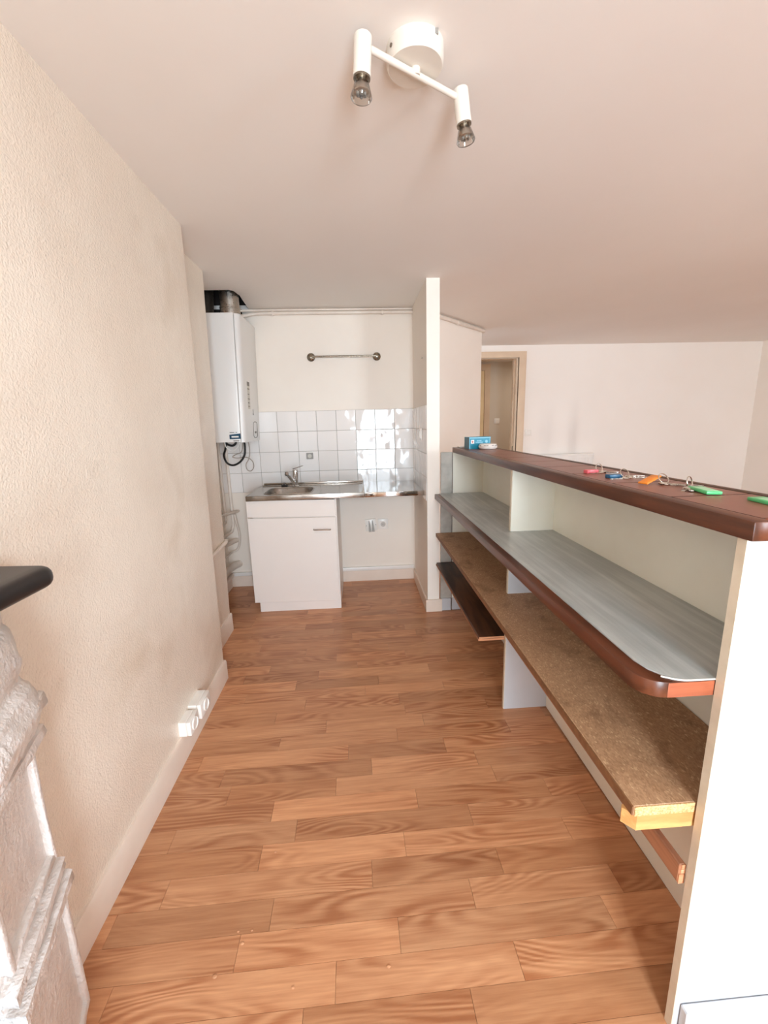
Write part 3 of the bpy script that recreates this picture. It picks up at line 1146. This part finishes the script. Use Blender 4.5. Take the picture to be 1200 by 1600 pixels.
obj('basin_rim', SW([(x, yy, ZT + .0005) for x, yy in rrect(-0.742, -0.371, 3.208, 3.552, 0.090, 6)], .0045, 8, closed=True), M['steel'], sk)
obj('front_lip', BX(SX0, SX1, SY0 - .004, SY0 + .008, 0.902, ZT + .001, bev=.003, seg=2), M['steel'], sk)
obj('side_lip', BX(SX0 - .003, SX0 + .006, SY0, SY1, 0.902, ZT + .001, bev=.003, seg=2), M['steel'], sk)
bm = bmesh.new()
box(bm, SX0 + .02, SX1 - .006, 3.655, 3.690, ZT - .001, ZT + .006, .003, 2)
box(bm, SX0 + .01, SX1, 3.748, 3.770, ZT - .001, ZT + .016, .004, 2)
box(bm, SX1 - .014, SX1, 3.19, 3.76, ZT - .001, ZT + .007, .003, 2)
obj('raised_border', bm, M['steel'], sk)
for k in range(5):
    pass
ext = thing('steel_worktop', (0.262, 3.46, 0.90), 'shiny steel worktop over the open space right of the sink', 'worktop')
obj('slab', BX(SX1 + .001, SX2, SY0, SY1, ZT - .022, ZT - .001, bev=.001), M['steel_bright'], ext)
obj('front_lip', BX(SX1 + .001, SX2, SY0 - .004, SY0 + .008, 0.902, ZT - .0005, bev=.003, seg=2), M['steel_bright'], ext)
obj('back_batten', BX(SX1 + .02, SX2, 3.72, 3.766, 0.87, 0.918), M['white_cab'], ext)

# ------------------------------------------------------------------ tap and plug
tp = thing('mixer_tap', (-0.541, 3.605, ZT), 'chrome mixer tap with side lever behind the sink', 'tap')
obj('body', lathe([(.027, 0), (.027, .008), (.021, .014), (.020, .05), (.024, .11), (.026, .135), (.023, .142), (0, .144)], (-0.541, 3.605, ZT), (0.03, 0, 1), 24), M['chrome'], tp)
obj('spout', SW([(-0.548, 3.598, ZT + .020), (-0.562, 3.570, ZT + .06), (-0.585, 3.50, ZT + .115), (-0.590, 3.475, ZT + .128)], [.015, .0145, .014, .014], 14), M['chrome'], tp)
obj('aerator', lathe([(.0165, 0), (.0165, .022), (.012, .026), (0, .026)], (-0.588, 3.486, ZT + .134), (-0.1, -0.5, -1), 16), M['steel_bright'], tp)
bm = BX(0, .095, -.012, .012, -.003, .003, bev=.002)
xf(bm, Matrix.Translation((-0.560, 3.600, ZT + .152)) @ Matrix.Rotation(math.radians(22), 4, 'Z') @ Matrix.Rotation(math.radians(-14), 4, 'Y'))
obj('lever', bm, M['chrome'], tp)
pg = obj('sink_plug', lathe([(.027, 0), (.029, .010), (.022, .016), (.011, .020), (.010, .032), (0, .034)], (-0.640, 3.626, ZT + .0005), (0, 0, 1), 20), M['black_rubber'])
tag(pg, 'black rubber sink plug standing behind the basin', 'plug')
obj('plug_eye', SW([(-0.640 + .010 * math.cos(a * PI / 6), 3.610, ZT + .018 + .010 * math.sin(a * PI / 6)) for a in range(12)], .002, 6, closed=True), M['chrome'], pg)

# ------------------------------------------------------------------ fittings on the kitchen wall
tr = thing('towel_rail', (-0.09, 3.74, 2.0), 'thin metal towel rail on the cream wall above the tiles', 'rail')
obj('bar', SW([(-0.366, 3.738, 2.008), (0.188, 3.738, 2.006)], .0075, 12), M['nickel'], tr)
for x, z in ((-0.366, 2.008), (0.188, 2.006)):
    obj('flange', lathe([(.034, 0), (.034, .006), (.024, .014), (.012, .018), (.011, .045), (.0, .047)], (x, YB, z), (0, -1, 0), 24), M['nickel'], tr)
bp = obj('blanking_plate', BX(-0.455, -0.396, YB - .020, YB - .0065, 1.157, 1.211, bev=.002), M['plastic_grey'])
tag(bp, 'small square grey blanking plate on the splashback tiles', 'wall plate')
obj('plate_disc', lathe([(.018, 0), (.018, .003), (.0, .003)], (-0.4255, YB - .0195, 1.184), (0, -1, 0), 16), M['label_pale'], bp)
# cooker outlet (tilted) and socket
ck = thing('cooker_outlet', (0.092, YB, 0.48), 'white tilted cooker outlet plate with two cable spouts', 'outlet')
Rk = Matrix.Translation((0.092, 0, 0.536)) @ Matrix.Rotation(math.radians(-5), 4, 'Y') @ Matrix.Translation((-0.092, 0, -0.536))
obj('plate', xf(BX(0.042, 0.144, YB - .016, YB, 0.480, 0.592, bev=.004, seg=2), Rk), M['plastic'], ck)
for xa in (0.079, 0.109):
    bm = bmesh.new()
    vs = [bm.verts.new(p) for p in ((xa - .012, YB - .016, .478), (xa + .012, YB - .016, .478), (xa + .012, YB - .040, .478), (xa - .012, YB - .040, .478), (xa - .004, YB - .015, .585), (xa + .004, YB - .015, .585))]
    for f in ((0, 1, 2, 3), (3, 2, 5, 4), (0, 3, 4), (1, 5, 2), (0, 4, 5, 1)):
        bm.faces.new([vs[i] for i in f])
    bm.normal_update()
    s = obj('cable_spout', xf(bm, Rk), M['spout'], ck, 'grey cable spout')
for xa in (0.050, 0.136):
    obj('screw', xf(lathe([(.004, 0), (.004, .002), (0, .002)], (xa, YB - .0155, 0.536), (0, -1, 0), 10), Rk), M['plastic_grey'], ck)


def socket(name, x, z, y, s, label, cat, hole=True):
    t = thing(name, (x, y, z - s / 2), label, cat)
    pl = obj('plate', BX(x - s / 2, x + s / 2, y - .010, y, z - s / 2, z + s / 2, bev=.003, seg=2), M['plastic'], t)
    if hole:
        obj('rim', BX(x - s * .30, x + s * .30, y - .014, y - .008, z - s * .30, z + s * .30, bev=.002), M['plastic'], t)
        obj('socket_well', lathe([(.023, 0), (.023, .002), (.020, .002), (.020, .0005), (0, .0005)], (x, y - .0142, z), (0, -1, 0), 24), M['well'], t)
        bm = bmesh.new()
        for dx in (-.008, .008):
            box(bm, x + dx - .0022, x + dx + .0022, y - .0152, y - .0140, z - .0022, z + .0022)
        obj('contact', bm, M['black_rubber'], t)
    else:
        obj('rocker', BX(x - s * .30, x + s * .30, y - .0145, y - .008, z - s * .32, z + s * .32, bev=.002), M['plastic'], t)
    return t


socket('wall_socket', 0.204, 0.541, YB, 0.097, 'white round-pin socket right of the cooker outlet', 'socket')
socket('light_switch', 2.291, 1.275, YF, 0.086, 'white light switch on the far wall beside the doorway', 'switch', False)
socket('light_switch', 2.372, 1.435, 7.2, 0.090, 'dim light switch on the hallway wall seen through the doorway', 'switch', False)
ps_ = thing('wall_switch', (0.49, 3.285, 1.31), 'white switch plate edge-on on the tiled side of the partition', 'switch')
obj('plate', BX(0.480, 0.4905, 3.245, 3.325, 1.315, 1.405, bev=.002), M['plastic'], ps_)
obj('rocker', BX(0.474, 0.482, 3.265, 3.305, 1.33, 1.385, bev=.002), M['plastic'], ps_)
hk = obj('wall_hook', BX(0.487, 0.4975, 3.20, 3.225, 1.905, 1.913), M['nickel'])
tag(hk, 'tiny metal hook high on the shaded side of the partition', 'hook')

# surface sockets on the left wall
for y0, y1, z0, z1, x1, lab in ((1.665, 1.755, 0.121, 0.190, -0.778, 'nearer of the two white surface sockets above the left baseboard'),
                                (1.775, 1.895, 0.121, 0.195, -0.772, 'farther of the two white surface sockets above the left baseboard')):
    t = thing('surface_socket', (-0.80, (y0 + y1) / 2, z0), lab, 'socket', 'surface sockets on the left wall')
    bxo = obj('back_box', BX(-0.836, x1 - .020, y0, y1, z0, z1, bev=.002), M['plastic'], t)
    obj('cover', BX(x1 - .0195, x1, y0 + .001, y1 - .001, z0 + .001, z1 - .001, bev=.003, seg=2), M['plastic'], t)
    obj('socket_ring', lathe([(.029, 0), (.029, .006), (.025, .007), (.024, .003), (0, .003)], (x1 - .001, (y0 + y1) / 2, (z0 + z1) / 2), (1, 0, 0), 24), M['plastic'], t)

# ------------------------------------------------------------------ boiler
bo = thing('gas_boiler', (-1.03, 3.51, 1.33), 'white wall-hung gas boiler in the recess left of the sink', 'boiler')
K = 0.0


def tilt_b(bm):
    for v in bm.verts:
        v.co.x += (v.co.z - 1.335) * 0.036 * max(0.0, (v.co.x + 1.22) / 0.38)
    return bm


BY0, BY1, BZ0, BZ1 = 3.265, 3.762, 1.335, 2.243
bm = prism(rrect(-1.215, -0.875, BY0 + .004, BY1 - .004, 0.012, 2), BZ0 + .004, BZ1)
obj('casing', tilt_b(bm), M['boiler'], bo)
bm = bmesh.new()
poly = [(-0.872, BY0), (-0.872, BY1)] + [(-0.838 - .03 + .03 * math.cos(a), BY1 - .03 + .03 * math.sin(a)) for a in (PI / 2, PI / 3, PI / 6, 0)] + \
       [(-0.838 - .03 + .03 * math.cos(a), BY0 + .03 + .03 * math.sin(a)) for a in (0, -PI / 6, -PI / 3, -PI / 2)]
prism(poly, BZ0, BZ1 - .006, bm)
fc = obj('front_cover', tilt_b(bm), M['boiler'], bo)


def fx(z):
    return -0.838 + (z - 1.335) * 0.036


def decal(n, y0, y1, z0, z1, m, par=fc, d=.0008, lab=None):
    bm = bmesh.new()
    box(bm, -.0004, d, y0, y1, z0, z1)
    for v in bm.verts:
        v.co.x += fx(v.co.z)
    return obj(n, bm, m, par, lab)


st = decal('energy_sticker', 3.385, 3.455, 1.585, 1.785, M['label_pale'], lab='faded information sticker')
decal('sticker_head', 3.385, 3.455, 1.755, 1.785, M['label_grey'], fc, .0014)
for z0, z1, y1 in ((1.728, 1.738, 3.45), (1.690, 1.697, 3.44), (1.655, 1.662, 3.45), (1.625, 1.634, 3.43), (1.600, 1.606, 3.44)):
    decal('sticker_line', 3.392, y1, z0, z1, M['label_grey'], fc, .0014)
decal('logo', 3.530, 3.545, 1.545, 1.585, M['label_grey'])
decal('logo', 3.522, 3.553, 1.540, 1.552, M['label_grey'])
# control hatch outline
pts = [(3.52, 1.475), (3.56, 1.487), (3.61, 1.487), (3.65, 1.475), (3.65, 1.375), (3.62, 1.362), (3.55, 1.362), (3.52, 1.375)]
obj('control_hatch', SW([(fx(z) + .0004, y, z) for y, z in pts], .0028, 6, closed=True), M['label_grey'], fc)
decal('control_knob', 3.56, 3.62, 1.395, 1.412, M['label_grey'])
# label on the side facing the sink passage
bm = bmesh.new()
vs = [bm.verts.new(p) for p in ((-0.955, BY0 - .0005, 1.362), (-0.874, BY0 - .0005, 1.362), (-0.874, BY0 - .0005, 1.402), (-0.955, BY0 - .0005, 1.394))]
bm.faces.new(vs)
r = bmesh.ops.extrude_face_region(bm, geom=bm.faces[:])
bmesh.ops.translate(bm, verts=[g for g in r['geom'] if isinstance(g, bmesh.types.BMVert)], vec=(0, .006, 0))
lb = obj('maker_label', bm, M['label_blue'], bo, 'dark blue label with a white strip')
obj('label_strip', BX(-0.940, -0.888, BY0 - .0014, BY0, 1.373, 1.384), M['plastic'], lb)
for z0, z1, x0, x1 in ((1.408, 1.413, -.952, -.918), (1.408, 1.413, -.908, -.898), (1.345, 1.351, -.93, -.885)):
    obj('label_text', BX(x0, x1, BY0 + .002, BY0 + .0046, z0, z1), M['label_grey'], bo)
# flue
flu = thing('flue_pipe', (-0.905, 3.50, BZ1), 'dull aluminium flue pipe rising from the boiler into the ceiling hole', 'flue pipe')
obj('pipe', lathe([(.072, 0), (.078, .002), (.078, .012), (.072, .016), (.071, .060), (.074, .062), (.074, .070), (.068, .073), (.067, .40), (0, .40)], (-0.905, 3.425, BZ1 + .001), (0, 0, 1), 32), M['flue'], flu)
bm = bmesh.new()
for i in range(14):
    pass
fd = lathe([(.052 + (.0015 if k % 2 else 0), .012 * k) for k in range(24)], (-1.09, 3.45, BZ1 + .014), (0.0, 0.25, 1), 20)
tag(obj('flexible_duct', fd, M['duct']), 'dark ribbed metal duct beside the flue above the boiler', 'duct')

# hoses and cables under the boiler
def cable(name, pts, r, mat, label, cat='cable'):
    return tag(obj(name, SW(pts, r, 8, True), mat, sharp=80), label, cat)


cable('hose', [(-1.065, 3.55, 1.337), (-1.085, 3.56, 1.27), (-1.108, 3.58, 1.22), (-1.095, 3.60, 1.160), (-1.045, 3.60, 1.138), (-0.985, 3.60, 1.165), (-0.945, 3.60, 1.22), (-0.936, 3.60, 1.29), (-0.936, 3.59, 1.337)],
      .0085, M['black_rubber'], 'black rubber hose hanging in a loop below the boiler', 'hose')
cable('hose', [(-1.06, 3.50, 1.337), (-1.045, 3.50, 1.315), (-1.01, 3.50, 1.304), (-0.985, 3.50, 1.315), (-0.975, 3.50, 1.337)], .009, M['black_rubber'],
      'short black hose bend tight against the boiler underside', 'hose')
cable('hose', [(-1.115, 3.42, 1.337), (-1.123, 3.42, 1.25), (-1.135, 3.42, 1.12), (-1.14, 3.43, 0.95), (-1.14, 3.45, 0.75)], .012, M['black_rubber'],
      'straight black hose running down from the boiler beside the pipes', 'hose')
cable('cable', [(-0.905, 3.60, 1.337), (-0.900, 3.60, 1.26), (-0.912, 3.60, 1.19), (-0.940, 3.60, 1.14), (-0.935, 3.61, 1.095), (-0.905, 3.61, 1.085), (-0.880, 3.61, 1.12), (-0.890, 3.61, 1.17), (-0.94, 3.62, 1.20),
                (-1.01, 3.62, 1.195), (-1.05, 3.62, 1.205), (-1.02, 3.62, 1.225), (-0.97, 3.62, 1.25), (-0.955, 3.62, 1.337)], .0038, M['grey_cable'], 'thin grey cable looped below the boiler')
cable('cable', [(-1.06, 3.48, 1.337), (-1.05, 3.48, 1.29), (-1.01, 3.48, 1.262), (-0.97, 3.48, 1.285), (-0.94, 3.48, 1.337)], .0035, M['plastic'], 'thin white cable sagging under the boiler front')

# pipes of the recess
def pipe(pts, r, label, group, smooth=True, name='water_pipe', mat='pipe'):
    return tag(obj(name, SW(pts, r, 12, smooth), M[mat], sharp=70), label, 'pipe', group)


GRP = 'painted pipes in the boiler recess'
pipe([(-1.185, 3.70, 1.337), (-1.185, 3.70, 0.66), (-1.185, 3.68, 0.63), (-1.185, 3.60, 0.62), (-1.185, 2.95, 0.62)], .013, 'painted pipe dropping from the boiler along the recess side wall, leftmost', GRP, False)
pipe([(-1.135, 3.735, 1.337), (-1.135, 3.735, 0.86), (-1.135, 3.735, 0.60), (-1.15, 3.72, 0.54), (-1.17, 3.64, 0.53), (-1.185, 2.95, 0.53)], .014, 'painted pipe dropping from the boiler nearest the tiled corner', GRP, False)
pipe([(-1.185, 2.95, 0.735), (-1.185, 3.45, 0.725), (-1.09, 3.755, 0.715), (-1.09, 3.776, 0.715)], .012, 'painted pipe crossing at worktop height into the back wall', GRP, False)
pipe([(-1.105, 3.70, 0.70), (-1.095, 3.70, 0.62), (-1.085, 3.72, 0.52), (-1.10, 3.745, 0.42), (-1.13, 3.75, 0.36), (-1.18, 3.70, 0.34), (-1.19, 3.3, 0.33), (-1.19, 2.95, 0.33)], .010, 'thin curved painted pipe swinging down beside the recess corner', GRP)
pipe([(-1.18, 2.95, 0.445), (-1.18, 3.62, 0.445), (-1.15, 3.72, 0.445), (-1.13, 3.777, 0.445)], .022, 'thick painted pipe along the recess wall, upper of two', GRP, False)
pipe([(-1.175, 2.95, 0.222), (-1.175, 3.62, 0.222), (-1.15, 3.72, 0.222), (-1.125, 3.777, 0.222)], .032, 'fat white waste pipe low on the recess wall', GRP, False)
pipe([(-1.185, 2.95, 0.13), (-1.185, 3.72, 0.13)], .018, 'lowest painted pipe just above the recess baseboard', GRP, False)
# small pipe stub wrapped round the plaster pier
pipe([(-0.955, 2.31, 0.655), (-0.945, 2.62, 0.655), (-0.94, 2.88, 0.668), (-0.945, 2.918, 0.672), (-0.975, 2.93, 0.672), (-1.19, 2.93, 0.672)], .013, 'white pipe fixed along the set-back plaster pier and round its end', GRP, False)

# heating pipes below the ceiling
hp_ = thing('heating_pipe', (-0.15, 3.755, 2.35), 'white pipe under the ceiling along the kitchen back wall, lower of the pair', 'pipe')
obj('pipe', SW([(-0.99, 3.60, 2.27), (-0.93, 3.66, 2.30), (-0.87, 3.725, 2.33), (-0.79, 3.752, 2.347), (-0.65, 3.755, 2.351), (-0.2, 3.755, 2.351), (0.496, 3.755, 2.351)], .0135, 12, True), M['pipe'], hp_)
for x in (-0.655, 0.243):
    bm = lathe([(.0185, 0), (.0185, .014)], (x - .007, 3.755, 2.351), (1, 0, 0), 16)
    box(bm, x - .007, x + .007, 3.755, YB, 2.343, 2.358)
    box(bm, x - .005, x + .005, 3.740, 3.752, 2.330, 2.340)
    obj('clip', bm, M['pipe'], hp_)
h2 = thing('heating_pipe', (-0.15, 3.765, 2.37), 'thinner white pipe hugging the ceiling above the kitchen wall, upper of the pair', 'pipe')
obj('pipe', SW([(-0.95, 3.62, 2.335), (-0.88, 3.70, 2.360), (-0.80, 3.758, 2.374), (-0.65, 3.765, 2.378), (0.496, 3.765, 2.378)], .009, 10, True), M['pipe'], h2)
h3 = thing('heating_pipe', (0.98, 4.19, 2.35), 'white pipe under the ceiling along the slanting wall', 'pipe')
dv = Vector((0.747, 0.80, 0)).normalized()
nv = Vector((dv.y, -dv.x, 0))
p0 = Vector((0.590, 3.815, 2.362)) + nv * .018
p1 = Vector((1.345, 4.625, 2.362)) + nv * .018
obj('pipe', SW([p0, p1, p1 + dv * .02 - nv * .02], .0165, 12), M['pipe'], h3)
pc = p0 + (p1 - p0) * 0.50
bm = lathe([(.0215, 0), (.0215, .014)], pc - dv * .007, dv, 16)
obj('clip', bm, M['pipe'], h3)

# ------------------------------------------------------------------ radiator on the far wall
rd = thing('radiator', (2.765, YF - .06, 0.14), 'white panel radiator on the far wall behind the bar counter', 'radiator')
obj('panel', BX(2.352, 3.178, YF - .105, YF - .088, 0.16, 0.965, bev=.006, seg=2), M['white_gloss'], rd)
obj('top_grille', BX(2.350, 3.180, YF - .100, YF - .028, 0.965, 0.982, bev=.002), M['white_gloss'], rd)
bm = bmesh.new()
for k in range(26):
    x = 2.39 + k * .03
    box(bm, x, x + .012, YF - .1065, YF - .104, 0.20, 0.925)
gr = obj('rib', bm, M['white_gloss'], rd)
gr['kind'] = 'stuff'
for x in (2.45, 3.08):
    obj('bracket', BX(x - .02, x + .02, YF - .088, YF - .001, 0.30, 0.92), M['white_gloss'], rd)

# ------------------------------------------------------------------ ceiling spotlight
sp = thing('ceiling_spotlight', (0.185, 1.297, 2.225), 'white two-arm ceiling spotlight with bare reflector bulbs', 'lamp')
ro = lathe([(.0735, 0), (.0735, -.036), (.069, -.043), (.0, -.0435)], (0.185, 1.297, H), (0, 0, 1), 48)
rs = obj('rose', ro, M['lamp_white'], sp)
bm = lathe([(.0045, 0), (.0045, .0025), (0, .0025)], (0.185 - .0730 * math.cos(.5), 1.297 - .0730 * math.sin(.5), H - .020), (-math.cos(.5), -math.sin(.5), 0), 10)
obj('screw', bm, M['nickel'], rs)
xn, yn = 0.185 + .0736 * math.cos(math.radians(-52)), 1.297 + .0736 * math.sin(math.radians(-52))
obj('cable_notch', BX(xn - .004, xn + .004, yn - .003, yn + .003, H - .012, H - .001), M['plastic_grey'], rs)
obj('arm', SW([(0.064, 1.224, 2.334), (0.308, 1.369, 2.334)], .0078, 14), M['lamp_white'], sp)
obj('stem', SW([(0.186, 1.297, 2.330), (0.186, 1.297, 2.349)], .012, 14), M['lamp_white'], sp)


def spot(top_, d, L=.083, r=.0215):
    d = Vector(d).normalized()
    t = Vector(top_)
    hd = obj('spot_head', lathe([(0, 0), (r - .003, 0), (r, .003), (r, L), (r - .004, L), (r - .004, L - .012), (0, L - .012)], t, d, 28), M['lamp_white'], sp)
    obj('head_ring', lathe([(r - .001, L - .001), (r - .001, L + .004), (r - .006, L + .005), (0, L + .005)], t, d, 24), M['nickel'], hd)
    bl = obj('bulb', lathe([(.013, L), (.0145, L + .010), (.0185, L + .014), (.0255, L + .036), (.0265, L + .041), (.0245, L + .0445), (0, L + .0435)], t, d, 28), M['glass'], sp, 'clear glass reflector bulb')
    obj('bulb_core', lathe([(.011, L + .004), (.012, L + .012), (.0165, L + .018), (.020, L + .030), (.0185, L + .031), (.009, L + .020), (0, L + .018)], t, d, 20), M['reflector'], bl, 'silvered inner reflector')
    bm = bmesh.new()
    for k in range(6):
        a = k * PI / 3
        u, w = frame_of(d)
        c = t + d * (L + .034) + (u * math.cos(a) + w * math.sin(a)) * .010
        bmesh.ops.create_icosphere(bm, subdivisions=1, radius=.0045, matrix=Matrix.Translation(c))
    obj('facet', bm, M['plastic_grey'], bl)
    return hd


spot((0.049, 1.212, 2.352), (-0.07, 0.03, -1))
spot((0.322, 1.376, 2.356), (0.16, 0.05, -1))

# ------------------------------------------------------------------ fireplace on the left wall
fp = thing('fireplace', (-0.77, 0.28, 0), 'cream carved stone fireplace with a black slate mantel on the left wall', 'fireplace')
FX = -0.742      # front plane of the jamb
mz0, mz1 = 1.140, 1.182


def mantel():
    poly = rrect(-0.885, -0.632, -0.32, 0.882, 0.035, 5)
    poly = [(max(x, -0.829), y) for x, y in poly]
    out = []
    for p in poly:
        if not out or (abs(p[0] - out[-1][0]) + abs(p[1] - out[-1][1])) > 1e-4:
            out.append(p)
    bm = prism(out, mz0, mz1)
    es = [e for e in bm.edges if abs(e.verts[0].co.z - e.verts[1].co.z) < 1e-6 and not all(v.co.x < -0.8285 for v in e.verts)]
    bmesh.ops.bevel(bm, geom=es, offset=0.017, segments=4, affect='EDGES', profile=0.5)
    return bm


obj('mantel_shelf', mantel(), M['black_marble'], fp, 'black slate mantel shelf with rounded edge')


def lumpy(bm, amp, scale, seed):
    from mathutils import noise
    for v in bm.verts:
        nrm = v.normal
        q = noise.noise(v.co * scale + Vector((seed, 0, 0))) + 0.5 * noise.noise(v.co * scale * 2.3 + Vector((0, seed, 0)))
        v.co += nrm * q * amp
    return bm


def grid_block(x0, x1, y0, y1, z0, z1, cuts):
    bm = BX(x0, x1, y0, y1, z0, z1)
    bmesh.ops.subdivide_edges(bm, edges=bm.edges[:], cuts=cuts, use_grid_fill=True)
    bm.normal_update()
    return bm


def bulge_strip(y0, y1, prof, n=40, thick=0.05):
    """front relief: prof is a list of (z, x) from top to bottom"""
    bm = bmesh.new()
    rows = []
    for i in range(n + 1):
        f = i / n * (len(prof) - 1)
        j = min(int(f), len(prof) - 2)
        u = f - j
        u = u * u * (3 - 2 * u)
        z = prof[j][0] + (prof[j + 1][0] - prof[j][0]) * (f - j)
        x = prof[j][1] + (prof[j + 1][1] - prof[j][1]) * u
        ring = []
        for k in range(9):
            s = k / 8
            edge = 0.012 * (abs(2 * s - 1) ** 5)
            ring.append(bm.verts.new((x - edge, y0 + (y1 - y0) * s, z)))
        ring += [bm.verts.new((-0.825, y1, z)), bm.verts.new((-0.825, y0, z))]
        rows.append(ring)
    m = len(rows[0])
    for a, b in zip(rows, rows[1:]):
        for k in range(m):
            bm.faces.new((a[k], a[(k + 1) % m], b[(k + 1) % m], b[k]))
    bm.faces.new(rows[0])
    bm.faces.new(list(reversed(rows[-1])))
    bmesh.ops.recalc_face_normals(bm, faces=bm.faces[:])
    bm.normal_update()
    return bm


def splay(bm, far):
    for v in bm.verts:
        if v.co.x > -0.805:
            v.co.x += 0.33 * ((0.858 - v.co.y) if far else (v.co.y + 0.30))
    return bm


for (ya, yb, far) in ((0.600, 0.858, True), (-0.30, -0.042, False)):
    yc = (ya + yb) / 2
    jm = obj('jamb', splay(lumpy(bulge_strip(ya, yb, [(1.142, -0.735), (1.10, -0.738), (0.90, -0.748), (0.5, -0.752), (0.44, -0.752), (0.42, -0.748), (0.1, -0.748), (0.0, -0.745)], 60),   .0025, 22, 3.1), far), M['stone'], fp, sharp=75)
    # scroll console below the mantel
    obj('scroll', splay(lumpy(bulge_strip(ya + .010, yb - .008, [(1.085, -0.745), (1.05, -0.722), (0.99, -0.712), (0.95, -0.722), (0.93, -0.705), (0.885, -0.690), (0.85, -0.700), (0.83, -0.735), (0.80, -0.75)], 60), .0075, 26, 7.7), far), M['stone'], jm, sharp=80)
    obj('ledge', splay(lumpy(grid_block(-0.824, -0.700, ya - .004, yb + .006, 0.868, 0.900, 9), .0055, 30, 1.3), far), M['stone'], jm, sharp=80)
    obj('ledge', splay(lumpy(grid_block(-0.824, -0.712, ya - .002, yb + .004, 0.800, 0.822, 9), .0055, 30, 4.3), far), M['stone'], jm, sharp=80)
    # raised frames of the long panel and of the foot
    for z0, z1 in ((0.485, 0.785), (0.03, 0.375)):
        bm = bmesh.new()
        for a in ((ya + .012, ya + .030, z0, z1), (yb - .030, yb - .012, z0, z1), (ya + .012, yb - .012, z0, z0 + .02), (ya + .012, yb - .012, z1 - .02, z1)):
            b2 = BX(-0.77, FX + .004, a[0], a[1], a[2], a[3], bev=.006, seg=2)
            bmesh.ops.subdivide_edges(b2, edges=b2.edges[:], cuts=2, use_grid_fill=True)
            me_ = bpy.data.meshes.new('tmp')
            b2.to_mesh(me_)
            b2.free()
            bm.from_mesh(me_)
            bpy.data.meshes.remove(me_)
        bm.normal_update()
        obj('moulding', splay(lumpy(bm, .0055, 34, z0 * 9), far), M['stone'], jm, sharp=80)
    obj('plinth_band', splay(lumpy(grid_block(-0.824, -0.722, ya - .003, yb + .006, 0.395, 0.420, 9), .0055, 30, 2.2), far), M['stone'], jm, sharp=80)
    obj('plinth_band', splay(lumpy(grid_block(-0.824, -0.730, ya - .002, yb + .003, 0.440, 0.462, 9), .0055, 30, 5.2), far), M['stone'], jm, sharp=80)
lt = obj('lintel', lumpy(grid_block(-0.829, -0.690, -0.042, 0.600, 0.86, 1.139, 8), .004, 18, 6.1), M['stone'], fp, sharp=75)
obj('shadow_block', BX(-0.76, -0.52, 0.02, 0.46, 0.0, 0.34, bev=.01), M['black_marble'], fp, 'low black block added to shade the floor')  # out-of-view block added to cast the floor shadow beside the jamb
obj('firebox', BX(-0.829, -0.815, -0.042, 0.600, 0.0, 0.86), M['void'], fp, 'dark fireplace opening')
